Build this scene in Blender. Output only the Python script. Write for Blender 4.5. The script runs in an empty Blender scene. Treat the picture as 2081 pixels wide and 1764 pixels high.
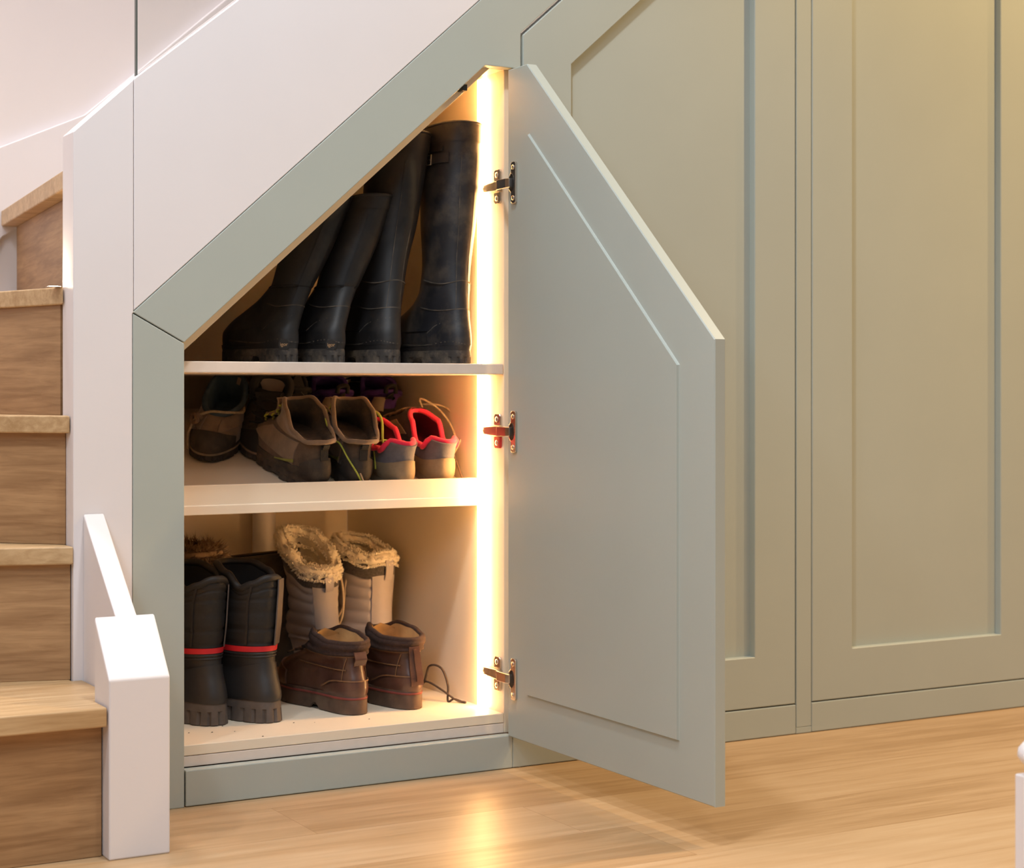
import bpy, bmesh, math, random
import numpy as np
from mathutils import Vector, Matrix, Euler
random.seed(7)
PI = math.pi
scene = bpy.context.scene
COL = scene.collection

# ------------------------------------------------------------------ materials
def _new(name):
    m = bpy.data.materials.new(name); m.use_nodes = True
    nt = m.node_tree
    return m, nt, nt.nodes, nt.links, nt.nodes['Principled BSDF']

def ramp(N, stops):
    r = N.new('ShaderNodeValToRGB')
    el = r.color_ramp.elements
    el[0].position, el[0].color = stops[0][0], (*stops[0][1], 1)
    el[1].position, el[1].color = stops[-1][0], (*stops[-1][1], 1)
    for p, c in stops[1:-1]:
        e = el.new(p); e.color = (*c, 1)
    return r

def mat(name, col, rough=.6, var=.12, scale=30, bump=.0, bscale=200, metal=0., dirt=None, dscale=14, damt=.5, sheen=0., spec=.5):
    """plain material: slight colour mottling, optional dirt patches and fine bump"""
    m, nt, N, L, b = _new(name)
    b.inputs['Roughness'].default_value = rough
    b.inputs['Metallic'].default_value = metal
    b.inputs['Specular IOR Level'].default_value = spec
    if sheen: b.inputs['Sheen Weight'].default_value = sheen
    tc = N.new('ShaderNodeTexCoord')
    nz = N.new('ShaderNodeTexNoise'); nz.inputs['Scale'].default_value = scale; nz.inputs['Detail'].default_value = 5
    L.new(tc.outputs['Object'], nz.inputs['Vector'])
    lo = [max(0, c*(1-var)) for c in col]; hi = [min(1, c*(1+var)) for c in col]
    r = ramp(N, [(.3, lo), (.7, hi)])
    L.new(nz.outputs['Fac'], r.inputs['Fac'])
    out = r.outputs['Color']
    if dirt:
        n2 = N.new('ShaderNodeTexNoise'); n2.inputs['Scale'].default_value = dscale; n2.inputs['Detail'].default_value = 8; n2.inputs['Roughness'].default_value = .65
        L.new(tc.outputs['Object'], n2.inputs['Vector'])
        r2 = ramp(N, [(.46, (0, 0, 0)), (.72, (damt,)*3)])
        L.new(n2.outputs['Fac'], r2.inputs['Fac'])
        mx = N.new('ShaderNodeMixRGB'); mx.inputs['Color2'].default_value = (*dirt, 1)
        L.new(r2.outputs['Color'], mx.inputs['Fac']); L.new(out, mx.inputs['Color1'])
        out = mx.outputs['Color']
    L.new(out, b.inputs['Base Color'])
    if bump:
        n3 = N.new('ShaderNodeTexNoise'); n3.inputs['Scale'].default_value = bscale; n3.inputs['Detail'].default_value = 3
        L.new(tc.outputs['Object'], n3.inputs['Vector'])
        bp = N.new('ShaderNodeBump'); bp.inputs['Strength'].default_value = bump; bp.inputs['Distance'].default_value = .002
        L.new(n3.outputs['Fac'], bp.inputs['Height']); L.new(bp.outputs['Normal'], b.inputs['Normal'])
    return m

def emis(name, col, s):
    m, nt, N, L, b = _new(name)
    b.inputs['Base Color'].default_value = (*col, 1)
    b.inputs['Emission Color'].default_value = (*col, 1)
    b.inputs['Emission Strength'].default_value = s
    return m

def oak(name, light, dark, grain='X', rough=.5, fig=1.0):
    """plain-sawn oak, grain along one object axis, with broad cathedral figure"""
    m, nt, N, L, b = _new(name)
    b.inputs['Roughness'].default_value = rough
    tc = N.new('ShaderNodeTexCoord')
    mp = N.new('ShaderNodeMapping'); L.new(tc.outputs['Object'], mp.inputs['Vector'])
    sc = {'X': (2.2, 30, 30), 'Y': (30, 2.2, 30)}[grain]
    mp.inputs['Scale'].default_value = sc
    n1 = N.new('ShaderNodeTexNoise'); n1.inputs['Scale'].default_value = 3.2; n1.inputs['Detail'].default_value = 9; n1.inputs['Roughness'].default_value = .62; n1.inputs['Distortion'].default_value = .4
    L.new(mp.outputs['Vector'], n1.inputs['Vector'])
    mp2 = N.new('ShaderNodeMapping'); L.new(tc.outputs['Object'], mp2.inputs['Vector'])
    mp2.inputs['Scale'].default_value = {'X': (1.2, 6, 6), 'Y': (6, 1.2, 6)}[grain]
    n2 = N.new('ShaderNodeTexNoise'); n2.inputs['Scale'].default_value = 1.3; n2.inputs['Detail'].default_value = 1.5
    L.new(mp2.outputs['Vector'], n2.inputs['Vector'])
    ml = N.new('ShaderNodeMath'); ml.operation = 'MULTIPLY'; ml.inputs[1].default_value = 26
    L.new(n2.outputs['Fac'], ml.inputs[0])
    sn = N.new('ShaderNodeMath'); sn.operation = 'SINE'; L.new(ml.outputs[0], sn.inputs[0])
    mm = N.new('ShaderNodeMath'); mm.operation = 'MULTIPLY_ADD'; mm.inputs[1].default_value = .075*fig
    L.new(sn.outputs[0], mm.inputs[0]); L.new(n1.outputs['Fac'], mm.inputs[2])
    r = ramp(N, [(.30, dark), (.5, [.5*(a+c) for a, c in zip(light, dark)]), (.68, light)])
    L.new(mm.outputs[0], r.inputs['Fac'])
    L.new(r.outputs['Color'], b.inputs['Base Color'])
    bp = N.new('ShaderNodeBump'); bp.inputs['Strength'].default_value = .12; bp.inputs['Distance'].default_value = .001
    L.new(n1.outputs['Fac'], bp.inputs['Height']); L.new(bp.outputs['Normal'], b.inputs['Normal'])
    return m

def floor_mat():
    m, nt, N, L, b = _new('oak_floor_boards')
    tc = N.new('ShaderNodeTexCoord')
    sx = N.new('ShaderNodeSeparateXYZ'); L.new(tc.outputs['Object'], sx.inputs[0])
    def M(op, a, c=None, d=None):
        n = N.new('ShaderNodeMath'); n.operation = op
        for i, v in enumerate((a, c, d)):
            if v is None: continue
            if isinstance(v, (int, float)): n.inputs[i].default_value = v
            else: L.new(v, n.inputs[i])
        return n.outputs[0]
    W, LEN = .185, 1.9
    yy = M('DIVIDE', M('ADD', sx.outputs['Y'], 10.06), W)
    row = M('FLOOR', yy); fy = M('FRACT', yy)
    wn = N.new('ShaderNodeTexWhiteNoise'); wn.noise_dimensions = '1D'; L.new(row, wn.inputs['W'])
    xx = M('DIVIDE', M('ADD', M('MULTIPLY', wn.outputs['Value'], LEN), M('ADD', sx.outputs['X'], 20)), LEN)
    colm = M('FLOOR', xx); fx = M('FRACT', xx)
    cb = N.new('ShaderNodeCombineXYZ'); L.new(row, cb.inputs[0]); L.new(colm, cb.inputs[1])
    w2 = N.new('ShaderNodeTexWhiteNoise'); w2.noise_dimensions = '2D'; L.new(cb.outputs[0], w2.inputs['Vector'])
    cv = N.new('ShaderNodeCombineXYZ')
    L.new(M('ADD', sx.outputs['X'], M('MULTIPLY', w2.outputs['Value'], 37)), cv.inputs[0])
    L.new(M('MULTIPLY', sx.outputs['Y'], 14), cv.inputs[1]); L.new(M('MULTIPLY', w2.outputs['Value'], 9), cv.inputs[2])
    n1 = N.new('ShaderNodeTexNoise'); n1.inputs['Scale'].default_value = 2.4; n1.inputs['Detail'].default_value = 8; n1.inputs['Roughness'].default_value = .6; n1.inputs['Distortion'].default_value = .5
    L.new(cv.outputs[0], n1.inputs['Vector'])
    n3 = N.new('ShaderNodeTexNoise'); n3.inputs['Scale'].default_value = 9; n3.inputs['Detail'].default_value = 6
    L.new(cv.outputs[0], n3.inputs['Vector'])
    f = M('ADD', M('MULTIPLY', n1.outputs['Fac'], .7), M('ADD', M('MULTIPLY', n3.outputs['Fac'], .3), M('MULTIPLY', M('SUBTRACT', w2.outputs['Value'], .5), .36)))
    r = ramp(N, [(.28, (.37, .225, .105)), (.47, (.475, .31, .165)), (.62, (.525, .36, .205)), (.78, (.565, .405, .245))])
    L.new(f, r.inputs['Fac'])
    e = M('MINIMUM', M('MULTIPLY', M('MINIMUM', fy, M('SUBTRACT', 1, fy)), W), M('MULTIPLY', M('MINIMUM', fx, M('SUBTRACT', 1, fx)), LEN))
    seam = M('LESS_THAN', e, .0006)
    # a few small knots
    vo = N.new('ShaderNodeTexVoronoi'); vo.inputs['Scale'].default_value = 1.0
    cv2 = N.new('ShaderNodeCombineXYZ'); L.new(M('MULTIPLY', sx.outputs['X'], 2.1), cv2.inputs[0]); L.new(M('MULTIPLY', sx.outputs['Y'], 5.2), cv2.inputs[1])
    L.new(cv2.outputs[0], vo.inputs['Vector'])
    kn = M('LESS_THAN', vo.outputs['Distance'], .035)
    mx = N.new('ShaderNodeMixRGB'); mx.inputs['Color2'].default_value = (.26, .13, .05, 1)
    L.new(M('MAXIMUM', M('MULTIPLY', seam, .55), M('MULTIPLY', kn, .6)), mx.inputs['Fac']); L.new(r.outputs['Color'], mx.inputs['Color1'])
    L.new(mx.outputs['Color'], b.inputs['Base Color'])
    b.inputs['Specular IOR Level'].default_value = .36
    rr = M('ADD', M('MULTIPLY', n3.outputs['Fac'], .14), .31)
    L.new(rr, b.inputs['Roughness'])
    bp = N.new('ShaderNodeBump'); bp.inputs['Strength'].default_value = .12; bp.inputs['Distance'].default_value = .0012
    L.new(n3.outputs['Fac'], bp.inputs['Height']); L.new(bp.outputs['Normal'], b.inputs['Normal'])
    return m

GREEN = mat('sage_green_paint', (.40, .438, .402), .42, .015, 6, .02, 300)
WHITE = mat('white_satin_paint', (.755, .72, .73), .45, .015, 5, .03, 120)
WALLW = mat('white_wall_paint', (.75, .70, .69), .7, .015, 3, .03, 150)
CREAM = mat('cream_laminate', (.80, .69, .54), .42, .02, 9, .015, 250)
CREAMB = mat('cream_board_edge', (.72, .62, .54), .5, .03, 60, .02, 400)
FLOOR = floor_mat()
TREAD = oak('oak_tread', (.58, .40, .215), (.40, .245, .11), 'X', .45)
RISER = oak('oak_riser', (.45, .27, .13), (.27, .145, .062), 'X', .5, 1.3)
NICKEL = mat('polished_nickel', (.66, .61, .55), .24, .02, 40, metal=.97)
BLACKP = mat('black_plastic', (.008, .008, .008), .4)
LED = emis('warm_led_diffuser', (1.0, .545, .20), 50)
RUB = mat('navy_rubber', (.013, .013, .016), .5, .25, 20, .05, 90, dirt=(.10, .077, .055), dscale=13, damt=.8)
RUB2 = mat('dusty_black_rubber', (.008, .0075, .008), .55, .25, 20, .05, 90, dirt=(.055, .042, .032), dscale=13, damt=.5)
RUBS = mat('muddy_rubber_sole', (.03, .024, .02), .75, .3, 50, .2, 150, dirt=(.19, .14, .09), dscale=30, damt=.8)
BUCK = mat('dull_metal_buckle', (.45, .40, .34), .35, .05, 50, metal=1.0)
DARKIN = mat('dark_boot_lining', (.010, .009, .009), .9)
GOLDT = mat('faded_gold_print', (.42, .25, .12), .6)

# ------------------------------------------------------------------ mesh helpers
def link(o, parent=None):
    COL.objects.link(o)
    if parent is not None: o.parent = parent
    return o

def mesh_obj(name, V, F, m, parent=None, smooth=True, label=None):
    me = bpy.data.meshes.new(name)
    me.from_pydata([tuple(v) for v in V], [], [tuple(f) for f in F])
    bm = bmesh.new(); bm.from_mesh(me)
    bmesh.ops.remove_doubles(bm, verts=bm.verts, dist=1e-6)
    bmesh.ops.recalc_face_normals(bm, faces=bm.faces)
    bm.to_mesh(me); bm.free()
    if smooth:
        me.polygons.foreach_set('use_smooth', [True]*len(me.polygons))
    me.materials.append(m)
    o = link(bpy.data.objects.new(name, me), parent)
    if smooth == 'auto':
        try: me.set_sharp_from_angle(angle=math.radians(38))
        except Exception: pass
    if label: o['label'] = label
    return o

def thing(name, label, cat, loc=(0, 0, 0), mtx=None, group=None):
    o = bpy.data.objects.new(name, None); COL.objects.link(o)
    o.empty_display_size = .02
    if mtx is not None: o.matrix_world = mtx
    else: o.location = loc
    o['label'] = label; o['category'] = cat
    if group: o['group'] = group
    return o

def tag(o, label, cat, group=None):
    o['label'] = label; o['category'] = cat
    if group: o['group'] = group
    return o

def struct(o): o['kind'] = 'structure'; return o

def bevel_obj(o, w=.0015, seg=2):
    me = o.data; bm = bmesh.new(); bm.from_mesh(me)
    es = [e for e in bm.edges if len(e.link_faces) == 2 and e.calc_face_angle(0) > .5]
    bmesh.ops.bevel(bm, geom=es, offset=w, segments=seg, profile=.5, affect='EDGES', clamp_overlap=True)
    bm.to_mesh(me); bm.free()
    return o

def box(name, x0, x1, y0, y1, z0, z1, m, parent=None, bev=.0012, label=None):
    V = [(x, y, z) for x in (x0, x1) for y in (y0, y1) for z in (z0, z1)]
    F = [(0, 1, 3, 2), (4, 6, 7, 5), (0, 4, 5, 1), (2, 3, 7, 6), (0, 2, 6, 4), (1, 5, 7, 3)]
    o = mesh_obj(name, V, F, m, parent, smooth=False, label=label)
    if bev: bevel_obj(o, bev)
    return o

def prism(name, poly, a0, a1, axis, m, parent=None, bev=.0012, label=None):
    """polygon extruded: axis 'Y' -> poly is (x,z); 'Z' -> (x,y); 'X' -> (y,z)"""
    def P(p, a):
        return {'Y': (p[0], a, p[1]), 'Z': (p[0], p[1], a), 'X': (a, p[0], p[1])}[axis]
    n = len(poly)
    V = [P(p, a0) for p in poly] + [P(p, a1) for p in poly]
    F = [tuple(range(n)), tuple(range(2*n-1, n-1, -1))] + [(i, (i+1) % n, n+(i+1) % n, n+i) for i in range(n)]
    o = mesh_obj(name, V, F, m, parent, smooth=False, label=label)
    if bev: bevel_obj(o, bev)
    return o

def tube_geo(pts, r, n=8, closed=False):
    pts = [Vector(p) for p in pts]; m = len(pts); V = []; F = []
    up = None
    for i, p in enumerate(pts):
        a = pts[(i-1) % m] if (closed or i) else p
        b = pts[(i+1) % m] if (closed or i < m-1) else p
        t = (b-a)
        t = t.normalized() if t.length > 1e-9 else Vector((0, 0, 1))
        if up is None:
            up = t.orthogonal().normalized()
        up = (up - t*up.dot(t))
        up = up.normalized() if up.length > 1e-6 else t.orthogonal().normalized()
        s = t.cross(up)
        rr = r[i] if hasattr(r, '__len__') else r
        for k in range(n):
            an = 2*PI*k/n
            V.append(p + up*(rr*math.cos(an)) + s*(rr*math.sin(an)))
    for i in range(m if closed else m-1):
        j = (i+1) % m
        for k in range(n):
            F.append((i*n+k, i*n+(k+1) % n, j*n+(k+1) % n, j*n+k))
    if not closed:
        F.append(tuple(range(n-1, -1, -1))); F.append(tuple((m-1)*n+k for k in range(n)))
    return V, F

def spline(pts, k=8, closed=False):
    pts = [Vector(p) for p in pts]; n = len(pts); out = []
    rng = n if closed else n-1
    for i in range(rng):
        p0 = pts[(i-1) % n] if (closed or i > 0) else pts[0]*2-pts[1]
        p1 = pts[i]; p2 = pts[(i+1) % n]
        p3 = pts[(i+2) % n] if (closed or i+2 < n) else pts[-1]*2-pts[-2]
        for j in range(k):
            t = j/k
            out.append(.5*((2*p1)+(p2-p0)*t+(2*p0-5*p1+4*p2-p3)*t*t+(3*p1-p0-3*p2+p3)*t**3))
    if not closed: out.append(pts[-1])
    return out

def tube(name, pts, r, m, parent=None, n=8, smooth_k=8, closed=False, label=None):
    V, F = tube_geo(spline(pts, smooth_k, closed) if smooth_k else pts, r, n, closed)
    return mesh_obj(name, V, F, m, parent, label=label)

# ------------------------------------------------------------------ footwear surface
FX = np.array([0, .08, .25, .45, .62, .74, .88, 1.0]); FYP = np.array([.84, .82, .76, .80, .93, 1.0, .98, .90])
def foot_prof(s, side, f):
    base = np.interp(s, FX, FYP)
    return 1*(1-f)+base*f

class Last:
    """a shoe upper as stacked rings; columns z, heel y, toe y, half width, footness, collar weight"""
    def __init__(s, rings, side=1, curve=.012, lean=(0, 0), lz=.09, collar=None, wob=0, seed=0, lq=0):
        s.R = np.array(rings, float); s.n = len(rings)-1
        s.side = side; s.curve = curve; s.lean = lean; s.lz = lz; s.lq = lq
        s.collar = collar or [(0, 0), (1, 0)]
        s.cs = np.array([c[0] for c in s.collar]); s.cz = np.array([c[1] for c in s.collar])
        s.wob = wob; s.ph = random.Random(seed).random()*6
    def par(s, v):
        v = min(max(v, 0), s.n); i = min(int(v), s.n-1); t = v-i
        p1, p2 = s.R[i], s.R[i+1]; p0 = s.R[i-1] if i > 0 else 2*p1-p2; p3 = s.R[i+2] if i+2 <= s.n else 2*p2-p1
        a = .5*((2*p1)+(p2-p0)*t+(2*p0-5*p1+4*p2-p3)*t*t+(3*p1-p0-3*p2+p3)*t**3)
        a[0] = p1[0]+(p2[0]-p1[0])*t
        return a
    def collar_dz(s, sv):
        # smooth interpolation
        x = s.cs; i = int(np.searchsorted(x, sv, 'right')-1); i = min(max(i, 0), len(x)-2)
        t = (sv-x[i])/(x[i+1]-x[i]); t = t*t*(3-2*t)
        return s.cz[i]*(1-t)+s.cz[i+1]*t
    def raw(s, v, th):
        z, y0, y1, w, f, k = s.par(v)
        f = min(max(f, 0), 1)
        c, sn = math.cos(th), math.sin(th)
        sv = (1-c)/2
        p = 1-.18*f
        x = w*math.copysign(abs(sn)**p, sn)*foot_prof(sv, s.side, f)
        x += -s.side*s.curve*f*(math.sin(PI*min(1, sv*1.1))**2*.6 - sv*sv*.5)
        y = y0+(y1-y0)*sv
        zz = z+k*s.collar_dz(sv)
        if s.wob:
            x += s.wob*math.sin(zz*55+s.ph+th)*.6*(1-f); y += s.wob*math.sin(zz*43+s.ph*2+th*2)*(1-f)
        h = max(0, zz-s.lz)
        x += s.lean[0]*h+s.lq*h*h; y += s.lean[1]*h
        return Vector((x, y, zz))
    def nrm(s, v, th):
        e = 1e-3
        dv = s.raw(min(v+.02, s.n), th)-s.raw(max(v-.02, 0), th)
        dt = s.raw(v, th+.02)-s.raw(v, th-.02)
        n = dt.cross(dv)
        n = n.normalized() if n.length > 1e-12 else Vector((0, 0, 1))
        return n
    def P(s, v, th, off=0.):
        p = s.raw(v, th)
        return p+s.nrm(v, th)*off if off else p
    # ---- pieces
    def shell(s, name, m, parent, v0=0, v1=None, nv=None, nu=56, off=0., cap0=True, capt=False, label=None, dent=None):
        v1 = s.n if v1 is None else v1; nv = nv or int((v1-v0)*6)+2
        V = []; F = []
        for i in range(nv):
            v = v0+(v1-v0)*i/(nv-1)
            for k in range(nu):
                th = 2*PI*k/nu
                V.append(s.P(v, th, off+(dent(v, th) if dent else 0)))
        for i in range(nv-1):
            for k in range(nu):
                F.append((i*nu+k, i*nu+(k+1) % nu, (i+1)*nu+(k+1) % nu, (i+1)*nu+k))
        if cap0: F.append(tuple(range(nu-1, -1, -1)))
        if capt: F.append(tuple((nv-1)*nu+k for k in range(nu)))
        return mesh_obj(name, V, F, m, parent, label=label)
    def lining(s, name, m, parent, vin, t=.004, nu=56, nv=14, label=None):
        V = []; F = []
        for i in range(nv):
            v = s.n+(vin-s.n)*i/(nv-1)
            for k in range(nu): V.append(s.P(v, 2*PI*k/nu, -t))
        for i in range(nv-1):
            for k in range(nu):
                F.append((i*nu+k, (i+1)*nu+k, (i+1)*nu+(k+1) % nu, i*nu+(k+1) % nu))
        F.append(tuple((nv-1)*nu+k for k in range(nu)))
        return mesh_obj(name, V, F, m, parent, label=label)
    def rim(s, name, m, parent, r=.004, off=-.002, nu=72, v=None, th0=None, th1=None, label=None):
        v = s.n if v is None else v
        if th0 is None:
            pts = [s.P(v, 2*PI*k/nu, off) for k in range(nu)]
            Vt, F = tube_geo(pts, r, 8, True)
        else:
            pts = [s.P(v, th0+(th1-th0)*k/nu, off) for k in range(nu+1)]
            Vt, F = tube_geo(pts, r, 8, False)
        return mesh_obj(name, Vt, F, m, parent, label=label)
    def patch(s, name, m, parent, th0, th1, v0, v1, off=.0005, t=.002, nu=16, nv=12, top=None, bot=None, label=None):
        """raised panel; top/bot(u) may bend its upper/lower edge (in v)"""
        V = []; F = []
        for lay in (0, 1):
            for i in range(nv+1):
                for k in range(nu+1):
                    u = k/nu; b = v0+(bot(u) if bot else 0); tp = v1+(top(u) if top else 0)
                    V.append(s.P(b+(tp-b)*i/nv, th0+(th1-th0)*u, off+(t if lay else -.001)))
        q = (nu+1)*(nv+1); I = lambda l, i, k: l*q+i*(nu+1)+k
        for i in range(nv):
            for k in range(nu):
                F.append((I(1, i, k), I(1, i, k+1), I(1, i+1, k+1), I(1, i+1, k)))
                F.append((I(0, i, k), I(0, i+1, k), I(0, i+1, k+1), I(0, i, k+1)))
        for k in range(nu):
            F.append((I(0, 0, k), I(0, 0, k+1), I(1, 0, k+1), I(1, 0, k))); F.append((I(0, nv, k), I(1, nv, k), I(1, nv, k+1), I(0, nv, k+1)))
        for i in range(nv):
            F.append((I(0, i, 0), I(1, i, 0), I(1, i+1, 0), I(0, i+1, 0))); F.append((I(0, i, nu), I(0, i+1, nu), I(1, i+1, nu), I(1, i, nu)))
        return mesh_obj(name, V, F, m, parent, smooth='auto', label=label)
    def strip(s, name, m, parent, path, width, t=.0015, off=.001, bulge=0., k=6, label=None):
        """ribbon lying on the surface along (v, theta) points"""
        pp = spline([(a, b, 0) for a, b in path], k)
        n = len(pp); C = []; Nn = []
        for i, p in enumerate(pp):
            o = off+bulge*math.sin(PI*i/(n-1))
            C.append(s.P(p.x, p.y, o)); Nn.append(s.nrm(p.x, p.y))
        V = []; F = []
        for i in range(n):
            T = (C[min(i+1, n-1)]-C[max(i-1, 0)]).normalized(); B = T.cross(Nn[i]).normalized()
            w = width[0]+(width[1]-width[0])*i/(n-1) if hasattr(width, '__len__') else width
            for a, b in ((-1, 0), (1, 0), (1, 1), (-1, 1)):
                V.append(C[i]+B*(a*w/2)+Nn[i]*(b*t))
        for i in range(n-1):
            for q in range(4):
                F.append((i*4+q, i*4+(q+1) % 4, (i+1)*4+(q+1) % 4, (i+1)*4+q))
        F.append((3, 2, 1, 0)); F.append(tuple((n-1)*4+q for q in range(4)))
        return mesh_obj(name, V, F, m, parent, smooth='auto', label=label)
    def cord(s, name, m, parent, path, r, off=.002, k=6, label=None):
        pts = [s.P(v, th, off) for v, th in path]
        return tube(name, pts, r, m, parent, 6, k, label=label)
    def sole(s, name, m, parent, h, off=.003, flare=.0, arch=(.33, .45, .006), lugs=0, lugd=.003, lugh=.55, nu=120, mid=None, toe=0., label=None):
        """outsole under ring 0"""
        prof = [(0., -.004), (.0015, 0.), (h*lugh, .0), (h*lugh+.0008, .0), (h*.8, 0.), (h, -.0008), (h, -.006)]
        V = []; F = []
        for j, (z, o) in enumerate(prof):
            for q in range(nu):
                th = 2*PI*q/nu; sv = (1-math.cos(th))/2
                p = s.raw(0, th); n = s.nrm(.05, th); n.z = 0
                n = n.normalized() if n.length > 1e-6 else Vector((0, -1, 0))
                d = off+o+flare*(1-z/h)
                if lugs and z < h*lugh+.0005:
                    if (q*lugs/nu) % 1 < .17: d -= lugd
                zz = z
                if z < h*.6 and arch:
                    a = max(0, 1-abs(sv-(arch[0]+arch[1])/2)/((arch[1]-arch[0])/2)); zz += min(1, a*2.5)*arch[2]*(1-z/(h*.6))
                if toe: zz += toe*max(0, (sv-.75)/.25)**2*(1-z/h)
                V.append(Vector((p.x, p.y, 0))+n*d+Vector((0, 0, zz)))
        m_ = len(prof)
        for j in range(m_-1):
            for q in range(nu):
                F.append((j*nu+q, j*nu+(q+1) % nu, (j+1)*nu+(q+1) % nu, (j+1)*nu+q))
        F.append(tuple(range(nu-1, -1, -1))); F.append(tuple((m_-1)*nu+q for q in range(nu)))
        return mesh_obj(name, V, F, m, parent, smooth='auto', label=label)

def tufts(name, m, parent, pts_nrm, n, ln, r=.0012, seed=1, base=None, label=None):
    """fleece: short curved strands rooted on given (point, normal) samples, all one pile"""
    rd = random.Random(seed); V = []; F = []
    if base:
        V0, F0 = base; V += list(V0); F += list(F0)
    for i in range(n):
        p, nn = pts_nrm[rd.randrange(len(pts_nrm))]
        d = (nn+Vector((rd.uniform(-.8, .8), rd.uniform(-.8, .8), rd.uniform(-.5, .7)))).normalized()
        l = ln*rd.uniform(.5, 1.2); a = d.orthogonal().normalized(); b = d.cross(a)
        bend = Vector((rd.uniform(-1, 1), rd.uniform(-1, 1), rd.uniform(-1, 1)))*l*.35
        p = p+Vector((rd.uniform(-1, 1), rd.uniform(-1, 1), rd.uniform(-1, 1)))*r
        o = len(V)
        for q in range(3):
            an = 2*PI*q/3; V.append(p+(a*math.cos(an)+b*math.sin(an))*r)
        for q in range(3):
            an = 2*PI*q/3; V.append(p+d*l*.6+bend*.4+(a*math.cos(an)+b*math.sin(an))*r*.75)
        V.append(p+d*l+bend)
        for q in range(3):
            F.append((o+q, o+(q+1) % 3, o+3+(q+1) % 3, o+3+q)); F.append((o+3+q, o+3+(q+1) % 3, o+6))
    me = bpy.data.meshes.new(name); me.from_pydata([tuple(v) for v in V], [], F)
    me.polygons.foreach_set('use_smooth', [True]*len(me.polygons)); me.materials.append(m)
    ob = link(bpy.data.objects.new(name, me), parent)
    ob['kind'] = 'stuff'
    if label: ob['label'] = label
    return ob

def text_obj(name, s, size, m, parent, M, label=None):
    cu = bpy.data.curves.new(name, 'FONT'); cu.body = s; cu.size = size; cu.extrude = .0003
    cu.align_x = 'CENTER'; cu.align_y = 'CENTER'
    t = bpy.data.objects.new('tmp', cu); COL.objects.link(t)
    dg = bpy.context.evaluated_depsgraph_get()
    me = bpy.data.meshes.new_from_object(t.evaluated_get(dg))
    bpy.data.objects.remove(t); me.name = name
    me.transform(M); me.materials.clear(); me.materials.append(m)
    o = link(bpy.data.objects.new(name, me), parent)
    if label: o['label'] = label
    return o

def place(x, y, z, yaw, tilt=0., zt=0.):
    """heel at (x,y,z), toe turned 'yaw' degrees from +Y towards -X; tilt = shelf slope about X"""
    return Matrix.Translation((x, y, z)) @ Matrix.Rotation(math.radians(tilt), 4, 'X') @ Matrix.Rotation(math.radians(yaw), 4, 'Z')
#@@PART2
# ================================================================== SETTING
SL, SL2 = .9, .88          # slope of the stair soffit frame, of the tall door heads
fl = struct(box('floor', -2.2, 4.2, -4.2, 1.2, -.04, 0, FLOOR, bev=0))
# white string wall of the stairs: end board and the triangular panel above the sloping frame
def diag_hi(x): return .7735+SL*(x+.0861)
wl = struct(prism('wall_string', [(-.1785, 0), (-.0868, 0), (-.0868, .772), (-.0850, .7735), (-.0850, 1.1335), (-.1785, 1.046)], .0003, .061, 'Y', WHITE, bev=.0015))
wp = struct(prism('wall_stairs', [(-.0842, .7770), (2.3, diag_hi(2.3)+.0015), (2.3, 1.1345+.826*2.3842), (-.0842, 1.1345)], .0008, .061, 'Y', WHITE, bev=.0012))
wb = struct(box('wall_back', -1.0, 4.2, .80, .92, 0, 3.2, WALLW, bev=0))
wl2 = struct(box('wall_left', -1.12, -1.0, -.1, .92, 0, 3.2, WALLW, bev=0))
# skirting string that climbs the stairwell's back wall
tr = struct(prism('trim_1', [(-.99, .01), (-.2, .01), (-.16, .85), (-.10, .95), (.06, 1.05), (2.0, 2.6), (2.0, 2.92), (.062, 1.199), (-.1, 1.125), (-.99, .735)], .784, .7995, 'Y', WHITE, bev=.002))

# ================================================================== STAIRCASE
st = thing('staircase', 'oak winder staircase with white newel post turning up behind the cupboards', 'staircase', (-.179, 0, 0))
def off_line(p, ang, d):      # shift a nosing line back (to the riser face) by d
    a = math.radians(ang); dx, dy = -math.cos(a), math.sin(a)
    return (p[0]+dy*d, p[1]-dx*d) if False else (p[0]+math.sin(a)*d*1.0, p[1]+math.cos(a)*d)
def lpt(p, ang, t):
    a = math.radians(ang); return (p[0]-math.cos(a)*t, p[1]+math.sin(a)*t)
def stp(name, poly, z0, z1, m):
    poly = [(x+.179, y) for x, y in poly]
    return prism(name, poly, z0, z1, 'Z', m, st, bev=.0022)
TT = .027
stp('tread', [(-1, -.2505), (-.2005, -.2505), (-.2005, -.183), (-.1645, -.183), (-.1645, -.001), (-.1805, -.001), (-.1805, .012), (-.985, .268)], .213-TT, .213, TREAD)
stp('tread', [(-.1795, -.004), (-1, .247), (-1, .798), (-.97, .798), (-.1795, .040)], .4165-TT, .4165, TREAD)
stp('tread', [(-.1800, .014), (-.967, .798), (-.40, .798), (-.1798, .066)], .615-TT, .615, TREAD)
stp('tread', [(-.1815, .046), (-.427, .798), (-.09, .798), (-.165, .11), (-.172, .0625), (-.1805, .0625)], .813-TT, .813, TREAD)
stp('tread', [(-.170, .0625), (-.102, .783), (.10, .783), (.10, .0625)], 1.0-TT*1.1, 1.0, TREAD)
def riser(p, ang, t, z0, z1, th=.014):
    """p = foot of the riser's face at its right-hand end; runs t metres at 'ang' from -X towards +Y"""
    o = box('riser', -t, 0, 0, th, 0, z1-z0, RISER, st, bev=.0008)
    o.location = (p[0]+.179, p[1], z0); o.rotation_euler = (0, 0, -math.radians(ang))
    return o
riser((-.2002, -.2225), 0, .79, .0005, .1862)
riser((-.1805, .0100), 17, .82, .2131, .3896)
riser((-.1805, .0390), 45.5, .99, .4166, .5881)
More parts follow.
